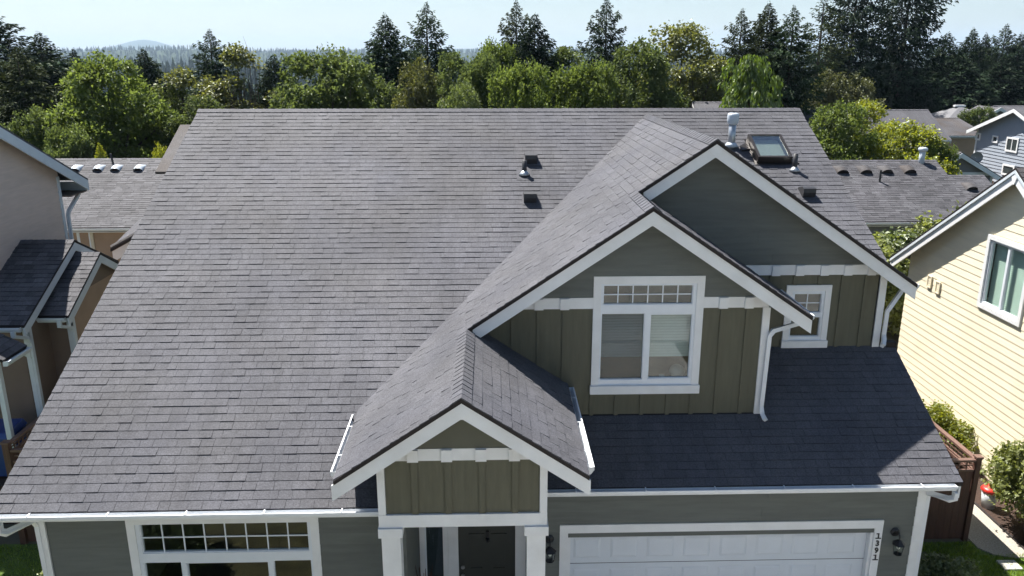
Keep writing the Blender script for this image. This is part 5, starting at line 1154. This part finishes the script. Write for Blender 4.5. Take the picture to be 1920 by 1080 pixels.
BT = [
 ('big', -20, 20, 62, 190, L_FIRD, 'dark fir at the left edge of the picture, tallest there'), ('fir', 72, 62, 66, 120, L_FIR, 'dark fir right of the tallest left edge fir'),
 ('slender', 30, 92, 52, 110, L_FIRG, 'ragged fir in front of the two left edge firs'), ('fir', 137, 92, 84, 62, L_FIRD, 'small dark fir left of the big bright maple'),
 ('maple', 193, 108, 46, 178, L_MAPLE, 'big bright green dome shaped maple at the left'), ('fir', 268, 92, 58, 88, L_FIR, 'dark fir right of the big bright maple'),
 ('slender', 392, 58, 66, 84, L_FIR, 'ragged fir rising from the twiggy trees'), ('twiggy', 335, 118, 50, 110, L_DRY, 'twiggy half bare tree right of the maple'),
 ('twiggy', 440, 72, 52, 120, L_DRY, 'tall twiggy half bare tree left of the drooping cedar'), ('oval', 375, 172, 46, 130, L_GREEN, 'low leafy tree in front of the twiggy trees'),
 ('cedar', 512, 104, 54, 92, L_FIR, 'drooping dark cedar left of the large round tree'), ('round', 618, 98, 47, 178, L_GREEN, 'large round green tree left of the first tall fir'),
 ('fir', 722, 28, 60, 100, L_FIR, 'dense pointed fir right of the large round tree'), ('slender', 799, 8, 64, 92, L_FIR, 'tall slender fir behind the olive dome tree'),
 ('olive', 787, 118, 47, 128, L_OLIVE, 'olive dome shaped tree below the slender fir'), ('oval', 850, 90, 58, 100, L_GREEN, 'leafy tree right of the slender fir'),
 ('round', 899, 108, 50, 108, L_GREEN, 'round green tree left of the paired conifers'), ('olive', 868, 160, 45, 105, L_PALE, 'pale leafy tree low in front of the round green tree'),
 ('slender', 968, 4, 66, 84, L_FIRG, 'slender fir on the left of the paired conifers'), ('cedar', 1003, 28, 60, 104, L_FIRD, 'dense dark cedar on the right of the paired conifers'),
 ('round', 925, 82, 60, 95, L_MAPLE, 'leafy tree at the foot of the slender paired fir'), ('round', 976, 122, 46, 108, L_MAPLE, 'bright round tree in front of the dark cedar'),
 ('oval', 1072, 80, 60, 124, L_GREEN, 'broad green tree right of the dark cedar'), ('round', 1098, 120, 47, 122, L_MAPLE, 'bright leafy tree in front of the broad green tree'),
 ('slender', 1138, -2, 64, 88, L_FIR, 'tall fir standing alone right of centre'), ('maple', 1195, 82, 50, 150, L_GREEN, 'big green tree right of the lone fir'),
 ('light', 1282, 38, 54, 150, L_DRY, 'tall airy yellowish tree right of the lone fir'), ('round', 1330, 115, 60, 120, L_FIRG, 'dark leafy tree behind the airy yellowish tree'),
 ('slender', 1392, 20, 62, 82, L_FIRG, 'first ragged fir right of the airy yellowish tree'), ('fir', 1442, 6, 64, 92, L_FIRG, 'olive green fir left of the two middle firs'),
 ('slender', 1490, 14, 62, 92, L_FIR, 'middle ragged fir above the weeping tree'), ('thin', 1546, -4, 76, 100, L_FIRG, 'thin see-through fir left of the giant firs'),
 ('willow', 1412, 88, 48, 118, L_WIL, 'bright green weeping tree in front of the firs'), ('cedar', 1478, 168, 66, 60, L_FIR, 'small dark conifer right of the weeping tree'),
 ('olive', 1552, 136, 70, 112, L_OLIVE, 'brownish olive shrubby tree below the thin fir'), ('olive', 1608, 146, 72, 110, L_OLIVE, 'brownish olive shrubby tree below the giant firs'),
 ('big', 1618, -110, 82, 108, L_FIRD, 'left one of the two giant dark firs'), ('big', 1722, -130, 84, 126, L_FIRD, 'right one of the two giant dark firs'),
 ('fir', 1778, 62, 96, 84, L_FIR, 'fir just right of the giant firs'), ('fir', 1826, 54, 100, 66, L_FIR, 'fir at the left of the far right row'), ('fir', 1850, 64, 104, 60, L_FIRD, 'second fir of the far right row'),
 ('slender', 1888, 48, 100, 80, L_FIR, 'tallest fir of the far right row'), ('fir', 1916, 64, 98, 70, L_FIRD, 'fir at the right edge of the picture'),
 ('cedar', 185, 268, 40, 40, L_YEL, 'small yellow green conifer behind the tan roof'), ('olive', 300, 275, 42, 52, L_YEL, 'yellow green bush beside the left roof edge'),
 ('olive', 60, 208, 44, 130, L_GREEN, 'leafy thicket tree below the ragged left fir'), ('round', 130, 238, 42, 100, L_GREEN, 'leafy tree left of the small yellow green conifer'),
 ('maple', 300, 165, 50, 130, L_GREEN, 'shaded leafy tree right of the big maple foot'), ('round', 700, 150, 54, 110, L_GREEN, 'leafy tree at the foot of the dense pointed fir'),
 ('fir', 1690, 120, 86, 130, L_FIRD, 'shorter dark fir between the giant firs'), ('cedar', 1560, 100, 84, 110, L_FIRD, 'dark conifer behind the shrubby trees'),
 ('fir', 1800, 105, 92, 120, L_FIRD, 'short dark fir in front of the far right row'), ('fir', 1880, 112, 94, 110, L_FIRD, 'short dark fir at the foot of the tallest far right fir'),
 ('maple', 1578, 196, 43, 130, L_MAPLE, 'dark green maple directly right of the roof edge'), ('light', 1628, 184, 45, 110, L_YEL, 'bright yellow green maple behind the dark green maple'),
 ('maple', 1700, 232, 42, 165, L_YEL, 'wide yellow green tree right of the bright maple'), ('round', 1765, 268, 41, 60, L_MAPLE, 'small green tree at the right of the wide yellow green tree'),
 ('round', 1836, 202, 70, 62, L_GREEN, 'green tree between the hip roof and the pale blue grey house'),
]
for a in BT: back_tree(*a)
# garden shrubs
tree('shrub', 'shrub', (11.12, 14.3, .02), 2.05, L_SHRUB, 'pale green leafy shrub in front of the cream house wall', 'shrub', wscale=.92)
tree('shrub', 'shrub', (11.2, 12.9, .02), 1.5, L_SHRUB, 'pale shrub at the right picture edge near the path', 'shrub', wscale=1.)
tree('bush', 'bush', (10.95, 17.6, .02), 1.15, L_YEL, 'rounded yellowish bush behind the brown fence rail', 'shrub')
tree('bush', 'bush', (8.15, 12.35, .0), .72, L_PALE, 'low green bush by the garage corner', 'shrub', wscale=1.35)
tree('bush', 'bush', (-7.35, 11.75, .0), .95, L_SHRUB, 'light leafed bush at the lower left corner of the house', 'shrub', wscale=1.1)
tree('shrub', 'shrub', (13.1, 26.6, 0), 3.5, L_SHRUB, 'sunlit tangled shrub right of the roof edge below the white gutter', 'shrub', wscale=1.0)
tree('shrub', 'shrub', (14.8, 27.4, 0), 3.5, L_PALE, 'darker tangled shrub in the middle below the white gutter', 'shrub', wscale=1.15)
tree('shrub', 'shrub', (16.2, 26.9, 0), 3.9, L_SHRUB, 'sunlit tangled shrub left of the cream house rake', 'shrub', wscale=.95)
tree('shrub', 'shrub', (17.7, 26.8, 0), 4.7, L_SHRUB, 'pale shrub top showing over the cream house rake', 'shrub', wscale=.7)
tree('shrub', 'shrub', (20.8, 30.2, 0), 4.0, L_YEL, 'yellowish shrub top between wing roof and cream house', 'shrub', wscale=.8)
tree('bush', 'bush', (-6.2, 6.8, .03), 1.3, L_GREEN, 'leafy front bush that shows only as a reflection in the front window', 'shrub')
# undergrowth between the trunks
rng = np.random.default_rng(5); RNG = rng; n = 42000
xs = rng.uniform(-46, 70, n); ys = np.where(xs > 16, 86, 52)+rng.random(n)*14+3*np.sin(xs*.3); hz = rng.random(n)**.7*(3.2+1.2*np.sin(xs*.9)+np.sin(xs*2.3+1))
C = np.stack([xs, ys, ground_z(xs, ys)+hz], -1); s = rng.uniform(.2, .42, n); V, Fq = leaves(C, rng.normal(size=(n, 3)), s, s*.38)
tag(place('undergrowth', V, Fq, L_FIR, tint=rng.normal(0, .5, n)), 'dark undergrowth at the foot of the trees', 'undergrowth', kind='stuff')
# far forest: thousands of conifers that read as one mass
def forest(name, r0, r1, n, hmin, hmax, tiers, sides, lab, m, th0=-1.0, th1=1.0, pw=1.0):
    th = rng.uniform(th0, th1, n); r = r0*(r1/r0)**(rng.random(n)**pw); x, y = r*np.sin(th), r*np.cos(th); z = ground_z(x, y)-.5
    h = rng.uniform(hmin, hmax, n); w = h*rng.uniform(.14, .24, n); dec = rng.random(n) < .25
    VV = []; FF = []; TT = []; per = tiers*(sides+1); base = np.arange(n)*per
    for t in range(tiers):
        f0, f1 = .08+.92*t/tiers*.95, min(1., .08+.92*(t+1.5)/tiers)
        a = rng.uniform(0, 6.28, (n, 1))+np.arange(sides)[None]*2*math.pi/sides
        rr = (w*(1-f0)**.85+.02*h)[:, None]*rng.uniform(.55, 1.25, (n, sides)); rr = np.where(dec[:, None], (w*1.5*np.sqrt(max(.02, 1-(2*f0-.75)**2)*.6))[:, None]*rng.uniform(.7, 1.2, (n, sides)), rr)
        zz = (z+h*f0*np.where(dec, .7, 1))[:, None]+rng.normal(0, .015, (n, sides))*h[:, None]
        ring = np.stack([x[:, None]+rr*np.cos(a), y[:, None]+rr*np.sin(a), zz], -1); tip = np.stack([x, y, z+h*f1*np.where(dec, .7, 1)], -1)[:, None]
        VV.append(np.concatenate([ring, tip], 1))
        for k in range(sides): FF.append(np.stack([base+t*(sides+1)+k, base+t*(sides+1)+(k+1) % sides, base+t*(sides+1)+sides], -1)); TT.append(rng.normal(0, .5, n))
    V = np.concatenate(VV, 1).reshape(-1, 3); Fq = np.concatenate(FF)
    tag(place(name, V, Fq, m, tint=np.concatenate(TT)), lab, 'forest', kind='stuff')
L_FAR = leaf_mat('far_forest', (.022, .038, .018), .1, .4, (.03, .05, .02))
forest('forest', 112, 330, 2200, 7, 12, 7, 9, 'dark conifer wood falling away behind the tree line', L_FAR)
forest('forest', 330, 1700, 8500, 14, 24, 4, 6, 'bluish conifer forest across the valley', L_FAR)
forest('forest', 2400, 5200, 12500, 16, 26, 2, 4, 'hazy forest on the far ridges', L_FAR)
# ================================================================ haze
hz = MB().box(-15500, 15500, -900, 16000, -60, 330).build('haze', None)
tag(hz, 'pale blue haze over the far valley', 'haze', kind='stuff')
hm = bpy.data.materials.new('haze'); hm.use_nodes = True; hn = hm.node_tree.nodes; hn.remove(hn['Principled BSDF'])
pv = hn.new('ShaderNodeVolumePrincipled'); pv.inputs['Color'].default_value = (.62, .80, 1, 1); pv.inputs['Density'].default_value = .00010; pv.inputs['Anisotropy'].default_value = .1
for k in ('Density Attribute', 'Color Attribute', 'Temperature Attribute'): pv.inputs[k].default_value = ''
hm.node_tree.links.new(pv.outputs[0], hn['Material Output'].inputs['Volume']); hz.data.materials.append(hm)
